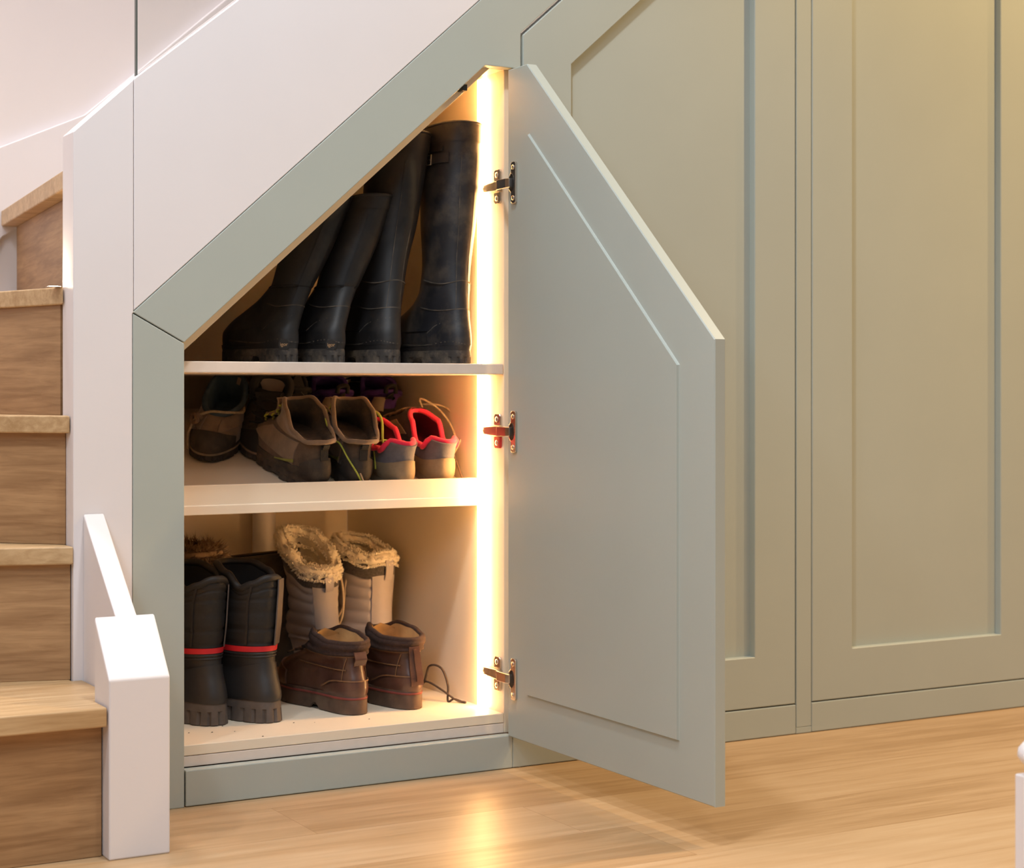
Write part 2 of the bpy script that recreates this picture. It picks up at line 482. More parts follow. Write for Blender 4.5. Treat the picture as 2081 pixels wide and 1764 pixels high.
riser((-.1808, .0660), 73, .72, .6151, .7861)
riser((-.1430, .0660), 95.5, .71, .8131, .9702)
nw = prism('newel_post', [(-.2517, 0), (-.1805, 0), (-.1805, .331), (-.2517, .250)], -.1982+.179, -.1105+.179, 'X', WHITE, st, bev=.0022)
prism('handrail_board', [(-.1795, 0), (-.0005, 0), (-.0005, .4655), (-.1795, .316)], -.1632+.179, -.1315+.179, 'X', WHITE, st, bev=.002)
sl = thing('step_light', 'small glowing step light beside the white stair wall on the fourth tread', 'light', (-.1915, .056, .8131))
box('light_housing', -.0115, .0095, -.0070, .0130, .0001, .0004, NICKEL, sl, bev=0)
box('light_lens', -.0095, .0075, -.0050, .0110, .0005, .0009, emis('step_light_lens', (1., .80, .55), 240), sl, bev=0)
# glass balustrade standing on the white wall
gm, nt, N, L, b = _new('balustrade_glass')
for n in list(N): 
    if n.type != 'OUTPUT_MATERIAL': N.remove(n)
gt = N.new('ShaderNodeBsdfTransparent'); gt.inputs[0].default_value = (.985, .99, .985, 1)
gg = N.new('ShaderNodeBsdfGlossy'); gg.inputs['Roughness'].default_value = .02
fr = N.new('ShaderNodeFresnel'); fr.inputs['IOR'].default_value = 1.45
mx = N.new('ShaderNodeMixShader'); L.new(fr.outputs[0], mx.inputs[0]); L.new(gt.outputs[0], mx.inputs[1]); L.new(gg.outputs[0], mx.inputs[2])
L.new(mx.outputs[0], [n for n in N if n.type == 'OUTPUT_MATERIAL'][0].inputs[0])
ge = mat('glass_edge', (.05, .07, .06), .25, .02, 20)
gl = prism('glass_balustrade', [(-.0712, 1.146), (2.2, 1.146+.826*2.2712), (2.2, 3.0), (-.0712, 3.0)], .024, .034, 'Y', gm, bev=0)
tag(gl, 'clear glass balustrade pane rising from the sloping white stair wall', 'balustrade')
box('pane_edge', -.0728, -.0713, .024, .034, 1.1445, 3.0, ge, gl, bev=0, label='dark polished edge of the pane')

# ================================================================== SHOE CUPBOARD
cb = thing('shoe_cupboard', 'sage green under-stair cupboard standing open with shelves of boots and shoes', 'cupboard', (0, 0, 0))
IX = .583            # inner face of its right side
YF, YB = .024, .69
GAPX = .6045
# face frame
prism('frame_stile', [(-.0861, 0), (-.0035, 0), (-.0035, .7268), (-.0861, .7722)], 0, .0215, 'Y', GREEN, cb, bev=.0012)
dd = prism('frame_rail', [(-.0861, .7742), (-.0035, .7288), (.5330, .7288+SL*.5365), (.6030, .7288+SL*.5365), (.6030, 1.2740),
      (2.28, 1.2740+SL2*1.677), (2.28, diag_hi(2.28))], 0, .0215, 'Y', GREEN, cb, bev=.0012)
box('plinth', -.0010, .5865, 0, .0215, 0.001, .0575, GREEN, cb, bev=.0015)
box('frame_stile', .5985, .6030, .0005, .0215, .0005, 1.2090, GREEN, cb, bev=.0006)
# carcass
def ceil_z(x): return .7288+SL*(x+.0035)
box('side_panel', IX, .598, YF, YB, .058, 1.235, CREAM, cb, bev=.0008)
box('side_panel', -.020, -.0015, YF, .62, .058, .7135, CREAM, cb, bev=.0008)
prism('back_panel', [(-.001, .06), (.5825, .06), (.5825, ceil_z(.5825)-.02), (-.001, ceil_z(-.001)-.02)], YB, YB+.012, 'Y', CREAM, cb, bev=0)
sp = prism('sloped_panel', [(-.018, ceil_z(-.018)-.0185), (.5825, ceil_z(.5825)-.0185), (.5825, ceil_z(.5825)+.004), (-.018, ceil_z(-.018)+.004)], YF-.0020, YB-.001, 'Y', CREAM, cb, bev=.0008)
box('top_panel', .532, .5825, YF-.0015, .09, 1.2115, 1.2165, CREAM, cb, bev=.0005)
box('base_board', -.0010, .5825, YF, YB-.001, .058, .0745, CREAMB, cb, bev=.0008)
box('floor_board', -.0010, .5825, YF, YB-.001, .0755, .0920, CREAM, cb, bev=.0010)
box('shelf', -.0010, .5815, YF, YB-.001, .6815, .7000, CREAMB, cb, bev=.0015)
# sloping shoe shelf, its front lip
TA = math.radians(20); TY, TZ = .118, .4645
def tz(y): return TZ+math.tan(TA)*(y-TY)
prism('sloped_shelf', [(.1165, .4485), (.1165, .4640), (.540, tz(.540)), (.688, tz(.540)), (.688, tz(.540)-.016), (.545, tz(.540)-.016)], -.0008, .5815, 'X', CREAM, cb, bev=.0012)  # flat rear ledge added to block light rising from the lower compartment
box('shelf_lip', -.0008, .5815, .1190, .1280, .4630, .4980, CREAM, cb, bev=.0015)
# LED strip let into the right-hand side
led = []
for z0, z1 in ((.0935, .6805), (.7010, 1.205)):
    pr_ = [(-.0085, 0), (-.0085, .0075), (-.0060, .0105), (.0060, .0105), (.0085, .0075), (.0085, 0)]
    V = [(IX-.0003-b, .0955+a, z) for z in (z0, z1) for a, b in pr_]; n = len(pr_)
    F = [(k, (k+1) % n, n+(k+1) % n, n+k) for k in range(n)]+[tuple(range(n-1, -1, -1)), tuple(range(n, 2*n))]
    led.append(mesh_obj('led_strip', V, F, LED, cb, smooth='auto', label='glowing warm white light strip'))
# catch on the soffit
ct = box('door_catch', .4905, .5005, .004, .0225, ceil_z(.4955)-.0125, ceil_z(.4955)-.001, BLACKP, cb, bev=.001)

# recessed-panel door slab; map2d gives the 3-D point for (u, z, depth)
def panel_door(name, outer, inner, th, dep, P, m, parent, bothsides=True, depb=None):
    n = len(outer); V = []; F = []; e = .0015
    cxy = np.mean(np.array(inner), 0)
    def shrink(poly, d):
        out = []
        for i in range(n):
            a, b_, c = np.array(poly[i-1]), np.array(poly[i]), np.array(poly[(i+1) % n])
            v1 = b_-a; v2 = c-b_
            l1, l2 = np.linalg.norm(v1), np.linalg.norm(v2)
            if l1 < .01 or l2 < .01:
                dv = cxy-b_; out.append(tuple(b_+dv/np.linalg.norm(dv)*d*1.6)); continue
            n1 = np.array([-v1[1], v1[0]])/l1; n2 = np.array([-v2[1], v2[0]])/l2
            bi = n1+n2; bi = bi/np.dot(bi, bi)*2
            out.append(tuple(b_+bi*d))
        return out
    def ring(poly, d): 
        s = len(V); V.extend(P(u, z, d) for u, z in poly); return list(range(s, s+n))
    def br(a, b):
        for i in range(n): F.append((a[i], a[(i+1) % n], b[(i+1) % n], b[i]))
    def face(dface, sgn, depth):
        so = ring(shrink(outer, e), dface); i0 = ring(inner, dface); i1 = ring(shrink(inner, .0012), dface+sgn*math.copysign(.0012, depth))
        i2 = ring(shrink(inner, .0020), dface+sgn*depth)
        br(so, i0); br(i0, i1); br(i1, i2); F.append(tuple(i2))
        return so
    fo = face(0, 1, dep)
    bo = face(th, -1, depb or dep)
    o1 = ring(outer, e); o2 = ring(outer, th-e)
    br(fo, o1); br(o1, o2); br(o2, bo)
    return mesh_obj(name, V, F, m, parent, smooth=False)
DW, DT = .603, .0198
door = panel_door('door', [(0, .0575), (DW, .0575), (DW, .7266), (.065, 1.2068), (0, 1.2068)],
    [(.0685, .1378), (.5165, .1378), (.5165, .6915), (.0735, 1.0880), (.0685, 1.0862)], DT, -.0042,
    lambda u, z, d: (.5756+d, -.0035-u, z), GREEN, cb, depb=.010)
door['label'] = 'sage green angled door swung open to the right'
# concealed hinges
def hinge(z, red=False):
    V = []
    x0 = .5754
    # arm: a channel lying along the side panel, then the knuckle link reaching to the cup
    pts = [(.5775, .099), (.5760, .060), (.5735, .028)]
    V = []; F = []
    for (x, y), h in zip(pts, (.0060, .0075, .0085)):
        V += [(x-.0030, y, z-h), (x+.0050, y, z-h), (x+.0050, y, z+h), (x-.0030, y, z+h)]
    for i in range(len(pts)-1):
        for q in range(4): F.append((i*4+q, i*4+(q+1) % 4, i*4+4+(q+1) % 4, i*4+4+q))
    F += [(0, 1, 2, 3), tuple(len(V)-4+q for q in (3, 2, 1, 0))]
    h = mesh_obj('hinge', V, F, NICKEL, cb, smooth=False); bevel_obj(h, .0010)
    V = []; F = []
    pts = [(.5735, .0270), (.5672, .0200), (.5665, -.0130), (.5690, -.0230)]
    for (x, y), hh in zip(pts, (.0082, .0084, .0080, .0076)):
        V += [(x-.0020, y, z-hh), (x+.0035, y, z-hh), (x+.0035, y, z+hh), (x-.0020, y, z+hh)]
    for i in range(len(pts)-1):
        for q in range(4): F.append((i*4+q, i*4+(q+1) % 4, i*4+4+(q+1) % 4, i*4+4+q))
    F += [(0, 1, 2, 3), tuple(len(V)-4+q for q in (3, 2, 1, 0))]
    lk = mesh_obj('hinge_link', V, F, NICKEL, h, smooth=False); bevel_obj(lk, .0008)
    screw('screw', (.5745, .082, z), (-1, 0, 0), .0042, h)
    # mounting plate on the side panel
    for s in (-1, 1):
        V2 = [(IX-.0050, y, z+s*a) for y, a in ((.030, .010), (.030, .026), (.033, .030), (.049, .030), (.052, .026), (.052, .010))]
        n = 6; V2 += [(IX-.0003, v[1], v[2]) for v in V2]
        F2 = [tuple(range(n)), tuple(range(2*n-1, n-1, -1))]+[(i, (i+1) % n, n+(i+1) % n, n+i) for i in range(n)]
        mp = mesh_obj('mounting_plate', V2, F2, REDT if (red and s < 0) else NICKEL, h, smooth=False,
                      label='red protective tab on the mounting plate' if (red and s < 0) else None); bevel_obj(mp, .0007)
        screw('screw', (IX-.0050, .041, z+s*.0205), (-1, 0, 0), .0048, h)
    # spacer block under the arm
    box('hinge_block', .5752, IX-.0003, .028, .062, z-.0075, z+.0075, NICKEL, h, bev=.0008)
    # cup flange on the door's inner face
    pl = [(y-.0070, a) for y, a in [(-.0135, -.0330), (-.0135, -.017), (-.0065, -.011), (-.0065, .011), (-.0135, .017), (-.0135, .033), (-.0165, .0355), (-.0265, .0355), (-.0295, .033), (-.0295, -.033), (-.0265, -.0355), (-.0165, -.0355)]]
    n = len(pl); V3 = [(.5712, y, z+a) for y, a in pl]+[(.5755, y, z+a) for y, a in pl]
    F3 = [tuple(range(n)), tuple(range(2*n-1, n-1, -1))]+[(i, (i+1) % n, n+(i+1) % n, n+i) for i in range(n)]
    fp = mesh_obj('cup_flange', V3, F3, NICKEL, h, smooth=False); bevel_obj(fp, .0006)
    cupV = []
    pc = [(-.0125+.0085*math.cos(t), .0150*math.sin(t)) for t in [2*PI*k/20 for k in range(20)]]
    cupV = [(.5706, y-.011, z+a) for y, a in pc]+[(.5713, y-.011, z+a) for y, a in pc]
    mesh_obj('hinge_cup', cupV, [tuple(range(20)), tuple(range(39, 19, -1))]+[(i, (i+1) % 20, 20+(i+1) % 20, 20+i) for i in range(20)], BLACKP, h, smooth=False)
    for s in (-1, 1): screw('screw', (.5712, -.0285, z+s*.0262), (-1, 0, 0), .0042, h)
    return h
REDT = mat('red_plastic', (.55, .035, .035), .4)
def screw(name, p, d, r, parent):
    V = []; F = []
    n = 14
    prof = [(0, r), (.0008, r*.95), (.0012, r*.55), (.0008, r*.38), (.0006, 0.0001)]
    for hgt, rr in prof:
        for k in range(n):
            a = 2*PI*k/n; V.append((p[0]+d[0]*hgt, p[1]+rr*math.cos(a), p[2]+rr*math.sin(a)))
    for j in range(len(prof)-1):
        for k in range(n): F.append((j*n+k, j*n+(k+1) % n, (j+1)*n+(k+1) % n, (j+1)*n+k))
    return mesh_obj(name, V, F, NICKEL, parent)
hinge(1.010); hinge(.583, True); hinge(.159)

# ================================================================== TALL CUPBOARDS TO THE RIGHT
c2 = thing('tall_cupboard', 'closed sage green tall cupboard with slanted door top, beside the open door', 'cupboard', (.605, 0, 0), group='closed tall cupboards')
X2 = .605
panel_door('door', [(.0025, .0585), (.5995, .0585), (.5995, 1.2712+SL2*.5970), (.3, 1.2712+SL2*.2975), (.0025, 1.2712)],
    [(.1000, .1525), (.5045, .1525), (.5045, 1.2300+SL2*.4045), (.3, 1.2300+SL2*.2), (.1000, 1.2300)], .0245, .0145,
    lambda u, z, d: (u, .0003+d, z), GREEN, c2, depb=.0008)
box('plinth', -.0180, .6005, 0, .0215, .001, .0562, GREEN, c2, bev=.0015)
box('frame_stile', .6022, .6378, .0002, .0215, .0125, 1.83, GREEN, c2, bev=.0010)
box('plinth_block', .6014, .6378, 0, .0215, .001, .0120, GREEN, c2, bev=.0006)
prism('carcass', [(.0, .06), (.638, .06), (.638, 1.82), (.0, 1.26)], .0252, .20, 'Y', CREAM, c2, bev=0)
c3 = thing('tall_cupboard', 'closed sage green tall cupboard at the far right with warm light on its door', 'cupboard', (1.243, 0, 0), group='closed tall cupboards')
panel_door('door', [(.0022, .0590), (.5950, .0590), (.5950, 1.8400+SL2*.595), (.3, 1.8400+SL2*.3), (.0022, 1.8400)],
    [(.1000, .1530), (.4945, .1530), (.4945, 1.7900+SL2*.4945), (.3, 1.7900+SL2*.3), (.1000, 1.7900+SL2*.1)], .0245, .0145,
    lambda u, z, d: (u, .0003+d, z), GREEN, c3, depb=.0008)
box('plinth', .0010, .5980, 0, .0215, .001, .0568, GREEN, c3, bev=.0015)
box('frame_stile', .5975, .66, .0002, .0215, .0575, 2.4, GREEN, c3, bev=.0010)
prism('carcass', [(.0, .06), (.66, .06), (.66, 2.38), (.0, 1.83)], .0252, .20, 'Y', CREAM, c3, bev=0)

# pipe at the back of the cupboard
pp = tube('pipe', [(.386, .655, .0925), (.386, .655, .3), (.386, .655, .62)], .023, WHITE, None, 20, 2)
tag(pp, 'white vertical pipe at the back of the cupboard behind the boots', 'pipe')

# white turned post at the right edge of the frame
po = thing('white_post', 'white painted post with rounded finial standing on the floor at the far right', 'post', (.660, -1.166, 0))
box('shaft', -.032, .032, -.032, .032, 0, .200, WHITE, po, bev=.002)
pr = [(0, .030), (.006, .0295), (.010, .032), (.015, .038), (.022, .0425), (.030, .0415), (.038, .035), (.044, .022), (.047, .0005)]
V = []; F = []
for h_, r_ in pr:
    for k in range(28):
        a = 2*PI*k/28; V.append((r_*math.cos(a), r_*math.sin(a), .200+h_))
for j in range(len(pr)-1):
    for k in range(28): F.append((j*28+k, j*28+(k+1) % 28, (j+1)*28+(k+1) % 28, (j+1)*28+k))
mesh_obj('finial', V, F, WHITE, po)
# ================================================================== FOOTWEAR
from mathutils import noise as mnoise
FZ = .0921      # cupboard floor
SZ = .7001      # top shelf
# ---------- rubber boots
DUST = mat('dried_mud', (.075, .060, .046), .9, .5, 60)
def rain_boot(mtx, label, H, L, side, lean, lq, tall, buckle, badge, rubber, group, seed):
    t = thing('rain_boot', label, 'boot', mtx=mtx, group=group)
    k = H/.40; w = 1 if tall else .86
    rings = [(.020, .000, L, .042*w, 1, 0), (.034, -.003, L+.003, .0455*w, 1, 0), (.055, -.001, L, .046*w, 1, 0), (.073, .003, L*.92, .0435*w, 1, 0),
             (.090, .006, L*.76, .0405*w, .9, 0), (.108, .008, L*.60, .038*w, .6, 0), (.130, .010, L*.50, .0365*w, .2, 0), (.165*k+.01, .010, L*.455, .0385*w, 0, 0),
             (.24*k, .003, L*.46, .0450*w, 0, 0), (.32*k, -.003, L*.475, .0490*w, 0, .2), (H-.006, -.004, L*.485, .0505*w, 0, 1), (H, -.004, L*.485, .0505*w, 0, 1)]
    s = Last(rings, side, .010, lean, .055, [(0, 0), (.5, -.006), (1, -.020)], wob=.0005, seed=seed, lq=lq)
    s.shell('upper', rubber, t)
    s.lining('lining', DARKIN, t, 6, .003)
    s.rim('top_binding', rubber, t, .0032, -.0005)
    s.shell('rim_band', rubber, t, s.n-1.35, s.n-.25, 4, off=.0014, cap0=False)
    s.sole('sole', RUBS, t, .024, .0035, arch=(.30, .44, .012), lugs=26, lugd=.002, lugh=.5)
    s.patch('heel_strip', rubber, t, -.30, .30, 2.2, s.n-1.6, .0003, .0016, nu=6, nv=40)
    # foxing: the raised foot panel with its wavy upper edge and the ankle panel above it
    s.patch('foxing', rubber, t, -2.6, 2.6, .05, 1.15, .0003, .0016, nu=60, nv=5, top=lambda u: .45*math.cos((u-.5)*9)-.1)
    s.patch('ankle_panel', rubber, t, -1.75, 1.75, 2.2, 6.35, .0002, .0012, nu=40, nv=18, bot=lambda u: 0, top=lambda u: -.5*abs(math.sin((u-.5)*PI))**2)
    s.patch('heel_counter', rubber, t, -1.05, 1.05, .9, 4.3, .0010, .0013, nu=26, nv=12, top=lambda u: -2.1*abs((u-.5)*2)**3)
    for pa in ([(4.6, -1.5), (4.25, -.9), (4.35, 0), (4.25, .9), (4.6, 1.5)], [(1.3, -2.0), (1.0, -1.2), (1.25, -.5), (1.0, 0.1), (1.2, .9), (1.0, 1.8)],
               [(2.0, -1.05), (2.9, -.75), (3.3, 0), (2.9, .75), (2.0, 1.05)], [(6.35, -1.75), (6.2, -.9), (6.3, 0), (6.2, .9), (6.35, 1.75)]):
        s.strip('mud_line', DUST, t, pa, .0016, .0011, .0012)
    for sg in (-1, 1): s.strip('strip_edge', DUST if tall else rubber, t, [(2.3, sg*.30), (5, sg*.30), (s.n-1.7, sg*.30)], .0010, .0008, .0012)
    if buckle:
        th = PI*2-1.25
        s.patch('strap_panel', rubber, t, th-.40, th+.35, s.n-3.0+1.45, s.n-1.45, .0004, .0022, nu=12, nv=8)
        s.strip('strap', rubber, t, [(s.n-1.72, th+.55), (s.n-1.72, th+.1), (s.n-1.73, th-.45)], .017, .0022, .003)
        a = s.P(s.n-1.62, th+.02, .0065); b = s.P(s.n-1.62, th-.14, .0065); c = s.P(s.n-1.85, th-.14, .0065); d = s.P(s.n-1.85, th+.02, .0065)
        tube('buckle', [a, b, c, d], .0013, BUCK, t, 6, 1, closed=True)
        s.strip('buckle_prong', BUCK, t, [(s.n-1.74, th+.02), (s.n-1.74, th-.18)], .0022, .0012, .0070)
    if badge:
        s.patch('heel_patch', rubber, t, .02, .62, .25, 1.5, .0016, .0012, nu=10, nv=6) if False else None
        th = -.28; v = .75
        p = s.P(v, th, .0022); n = s.nrm(v, th); z = Vector((0, 0, 1)); x = z.cross(n).normalized(); y = n.cross(x)
        B = Matrix((( x.x, y.x, n.x, p.x), (x.y, y.y, n.y, p.y), (x.z, y.z, n.z, p.z), (0, 0, 0, 1)))
        bv = [(.0095*math.cos(2*PI*q/28), .0095*math.sin(2*PI*q/28), zz) for zz in (-.0012, .0004) for q in range(28)]
        bd = mesh_obj('heel_badge', [B @ Vector(c) for c in bv], [tuple(range(27, -1, -1)), tuple(range(28, 56))]+[(q, (q+1) % 28, 28+(q+1) % 28, 28+q) for q in range(28)], rubber, t, smooth=False)
        text_obj('lettering', 'igor', .0085, GOLDT, bd, B @ Matrix.Translation((0, 0, .0006)), label='small faded gold lettering on the heel badge')
    return t
rain_boot(place(.5270, .066, SZ, 3), 'tallest dusty navy rubber boot with side buckle, standing upright beside the light strip', .425, .275, 1, (.046, .03), .0, True, True, False, RUB, 'tall navy rubber boots', 1)
rain_boot(place(.3920, .072, SZ, 2), 'tall dusty navy rubber boot leaning right against the buckled boot', .405, .275, -1, (.175, .08), .0, True, False, False, RUB2, 'tall navy rubber boots', 2)
rain_boot(place(.2900, .072, SZ, 4), 'shorter black rubber boot with gold heel lettering, leaning beside the tall navy pair', .290, .225, 1, (.40, .08), .0, False, False, True, RUB2, 'short black rubber boots', 3)
rain_boot(place(.2080, .080, SZ, 6), 'shorter black rubber boot nearest the low left corner of the top shelf', .285, .215, -1, (.455, .08), .0, False, False, True, RUB2, 'short black rubber boots', 4)

# ---------- materials for the shoes
NUB = mat('brown_nubuck', (.100, .062, .037), .85, .45, 22, .25, 380, dirt=(.17, .125, .08), dscale=16, damt=.5, sheen=.2)
NUBL = mat('taupe_suede', (.185, .125, .080), .9, .3, 26, .25, 420, dirt=(.24, .18, .125), dscale=18, damt=.4, sheen=.3)
NUBD = mat('dark_rand', (.042, .032, .024), .8, .35, 30, .25, 200, dirt=(.13, .09, .055), dscale=26, damt=.6)
LIME = mat('lime_cord', (.42, .46, .07), .8, .15, 200, .2, 600)
SOLEB = mat('dark_brown_sole', (.040, .030, .023), .8, .3, 60, .2, 150, dirt=(.12, .085, .055), dscale=40, damt=.6)
PINK = mat('hot_pink_lining', (.80, .022, .085), .8, .10, 60, .15, 500, sheen=.2)
SLATE = mat('slate_mesh', (.135, .130, .150), .85, .12, 90, .3, 700)
TANM = mat('muddy_tan_overlay', (.30, .225, .14), .75, .25, 22, .15, 200, dirt=(.16, .11, .065), dscale=18, damt=.6)
TRAILU = mat('dark_brown_mesh', (.065, .050, .042), .85, .25, 60, .3, 600, dirt=(.16, .12, .08), dscale=20, damt=.4)
TANS = mat('tan_sole', (.26, .195, .125), .8, .25, 40, .15, 200, dirt=(.12, .085, .05), dscale=30, damt=.6)
BLUEL = mat('slate_blue_lining', (.055, .085, .115), .9, .2, 50, .2, 500)
BLKM = mat('black_mesh', (.012, .011, .011), .85, .25, 40, .2, 500)
LACEB = mat('brown_lace', (.20, .13, .085), .85, .2, 200, .2, 700)
LACET = mat('tan_lace', (.34, .26, .17), .85, .2, 200, .2, 700)
PURP = mat('purple_mesh', (.055, .018, .16), .8, .2, 40, .2, 500)
PALE = mat('pale_tag', (.42, .34, .27), .8, .1, 40)

def tm(x, y, yaw):         # on the sloping shelf
    z = tz(y)+.0004
    return place(x, y, z, yaw, 20)

# ---------- mid-height hiking boots
def hiking_boot(mtx, label, side, L=.236):
    t = thing('hiking_boot', label, 'boot', mtx=mtx, group='brown hiking boots on the sloping shelf')
    rings = [(.020, .002, L-.002, .040, 1, 0), (.030, -.003, L+.004, .0435, 1, 0), (.044, -.001, L, .043, 1, 0), (.056, .004, L*.95, .041, 1, 0),
             (.067, .008, L*.85, .0385, .9, 0), (.077, .010, L*.73, .036, .6, 0), (.087, .011, L*.63, .035, .3, .1), (.097, .009, L*.565, .036, 0, .4), (.107, .004, L*.55, .0385, 0, .8), (.113, .001, L*.55, .0390, 0, 1)]
    s = Last(rings, side, .012, (0, .0), .1, [(0, -.020), (.16, -.025), (.40, -.016), (.66, .012), (.84, .022), (1, .014)])
    s.shell('upper', NUB, t)
    s.shell('ankle_cuff', NUBL, t, 6.0, s.n, 14, off=.0022, cap0=False)
    s.lining('lining', NUBD, t, 5.2, .006)
    s.rim('collar', NUBL, t, .0042, -.001)
    s.sole('sole', SOLEB, t, .026, .004, lugs=30, lugd=.003, lugh=.45, toe=.006)
    s.patch('rand', NUBD, t, -2.75, 2.75, .0, 1.6, .0004, .0022, nu=64, nv=6, top=lambda u: .9*(abs(u-.5)*2)**6+.35*math.cos((u-.5)*11))
    s.patch('heel_counter', NUBD, t, -.75, .75, .2, 3.6, .0020, .0022, nu=22, nv=12, top=lambda u: -1.4*abs((u-.5)*2)**2)
    s.patch('side_overlay', NUBL, t, .95, 2.15, 1.5, 5.3, .0006, .0016, nu=20, nv=12, bot=lambda u: 1.4*u)
    s.patch('side_overlay', NUBL, t, -2.15, -.95, 1.5, 5.3, .0006, .0016, nu=20, nv=12, bot=lambda u: 1.4*(1-u))
    s.patch('toe_cap', NUB, t, PI-.85, PI+.85, .9, 2.9, .0006, .0022, nu=22, nv=10)
    s.strip('heel_tab', BLKM, t, [(3.2, 0), (5.0, 0), (6.9, 0)], .015, .002, .004)
    s.strip('pull_loop', BLKM, t, [(6.2, 0), (7.4, 0), (8.6, 0)], .012, .0018, .003, .006)
    for sg in (-1, 1):
        s.strip('side_stripe', LIMED, t, [(1.35, sg*1.35), (1.75, sg*1.1), (2.1, sg*.92)], (.002, .006), .001, .0034)
    s.strip('tongue', NUBL, t, [(4.6, PI), (6.5, PI), (8.2, PI), (9, PI)], (.035, .05), .006, .003)
    for i, (v, d) in enumerate(((3.6, .62), (4.5, .62), (5.5, .60), (6.6, .55), (7.7, .50))):
        for sg in (-1, 1):
            p = s.P(v, PI+sg*d, .0035)
            tube('lace_hook', [p+Vector((0, 0, -.003)), p+Vector((sg*.001, .002, 0)), p+Vector((0, 0, .003))], .0024, LIMED, t, 6, 3)
        if i: s.cord('lace', LIME, t, [(v-.95, PI-pd), (v-.5, PI), (v, PI+d)], .0016, .009)
        if i: s.cord('lace', LIME, t, [(v-.95, PI+pd), (v-.5, PI), (v, PI-d)], .0016, .0105)
        pd = d
    return t, s
LIMED = mat('dull_lime_trim', (.20, .20, .045), .7, .2, 60)
hkL, sL = hiking_boot(tm(.290, .150, 9), 'brown hiking boot with lime lace hooks lying nearest the left of the front row', 1)
hkR, sR = hiking_boot(tm(.362, .148, -4), 'brown hiking boot trailing a long lime lace, beside a pink lined shoe', -1)
# the long loose laces of the right boot
tube('loose_lace', [sR.P(7.7, PI+.7, .004), sR.P(8.6, PI*1.5-.1, .014), sR.P(7.2, PI*1.6, .012), sR.P(5.2, PI*1.72, .010), sR.P(3.2, PI*1.85, .008), sR.P(1.6, PI*1.95, .008), sR.P(.3, .05, .010), sR.P(.0, .22, .012)], .0017, LIME, hkR, 6, 8)
tube('loose_lace', [sR.P(7.7, PI-.6, .004), sR.P(8.5, PI*.55, .012), sR.P(7.3, PI*.42, .026), sR.P(6.3, PI*.36, .046), sR.P(5.9, PI*.34, .062)], .0022, LIME, hkR, 6, 8)
tube('loose_lace', [sR.P(6.0, PI*.40, .046), sR.P(5.9, PI*.40, .034), sR.P(5.0, PI*.38, .018), sR.P(3.4, PI*.36, .010), sR.P(1.2, PI*.25, .010)], .0016, LIME, hkR, 6, 8)
tube('loose_lace', [sR.P(1.6, -.08, .008), sR.P(.8, .02, .010), sR.P(.1, .02, .011)], .0016, LACET, hkR, 6, 6)
tube('loose_lace', [sL.P(7.7, PI-.5, .004), sL.P(8.8, PI*.6, .010), sL.P(8.3, PI*.40, .016), sL.P(7.6, PI*.36, .020)], .0020, LACEB, hkL, 6, 8)

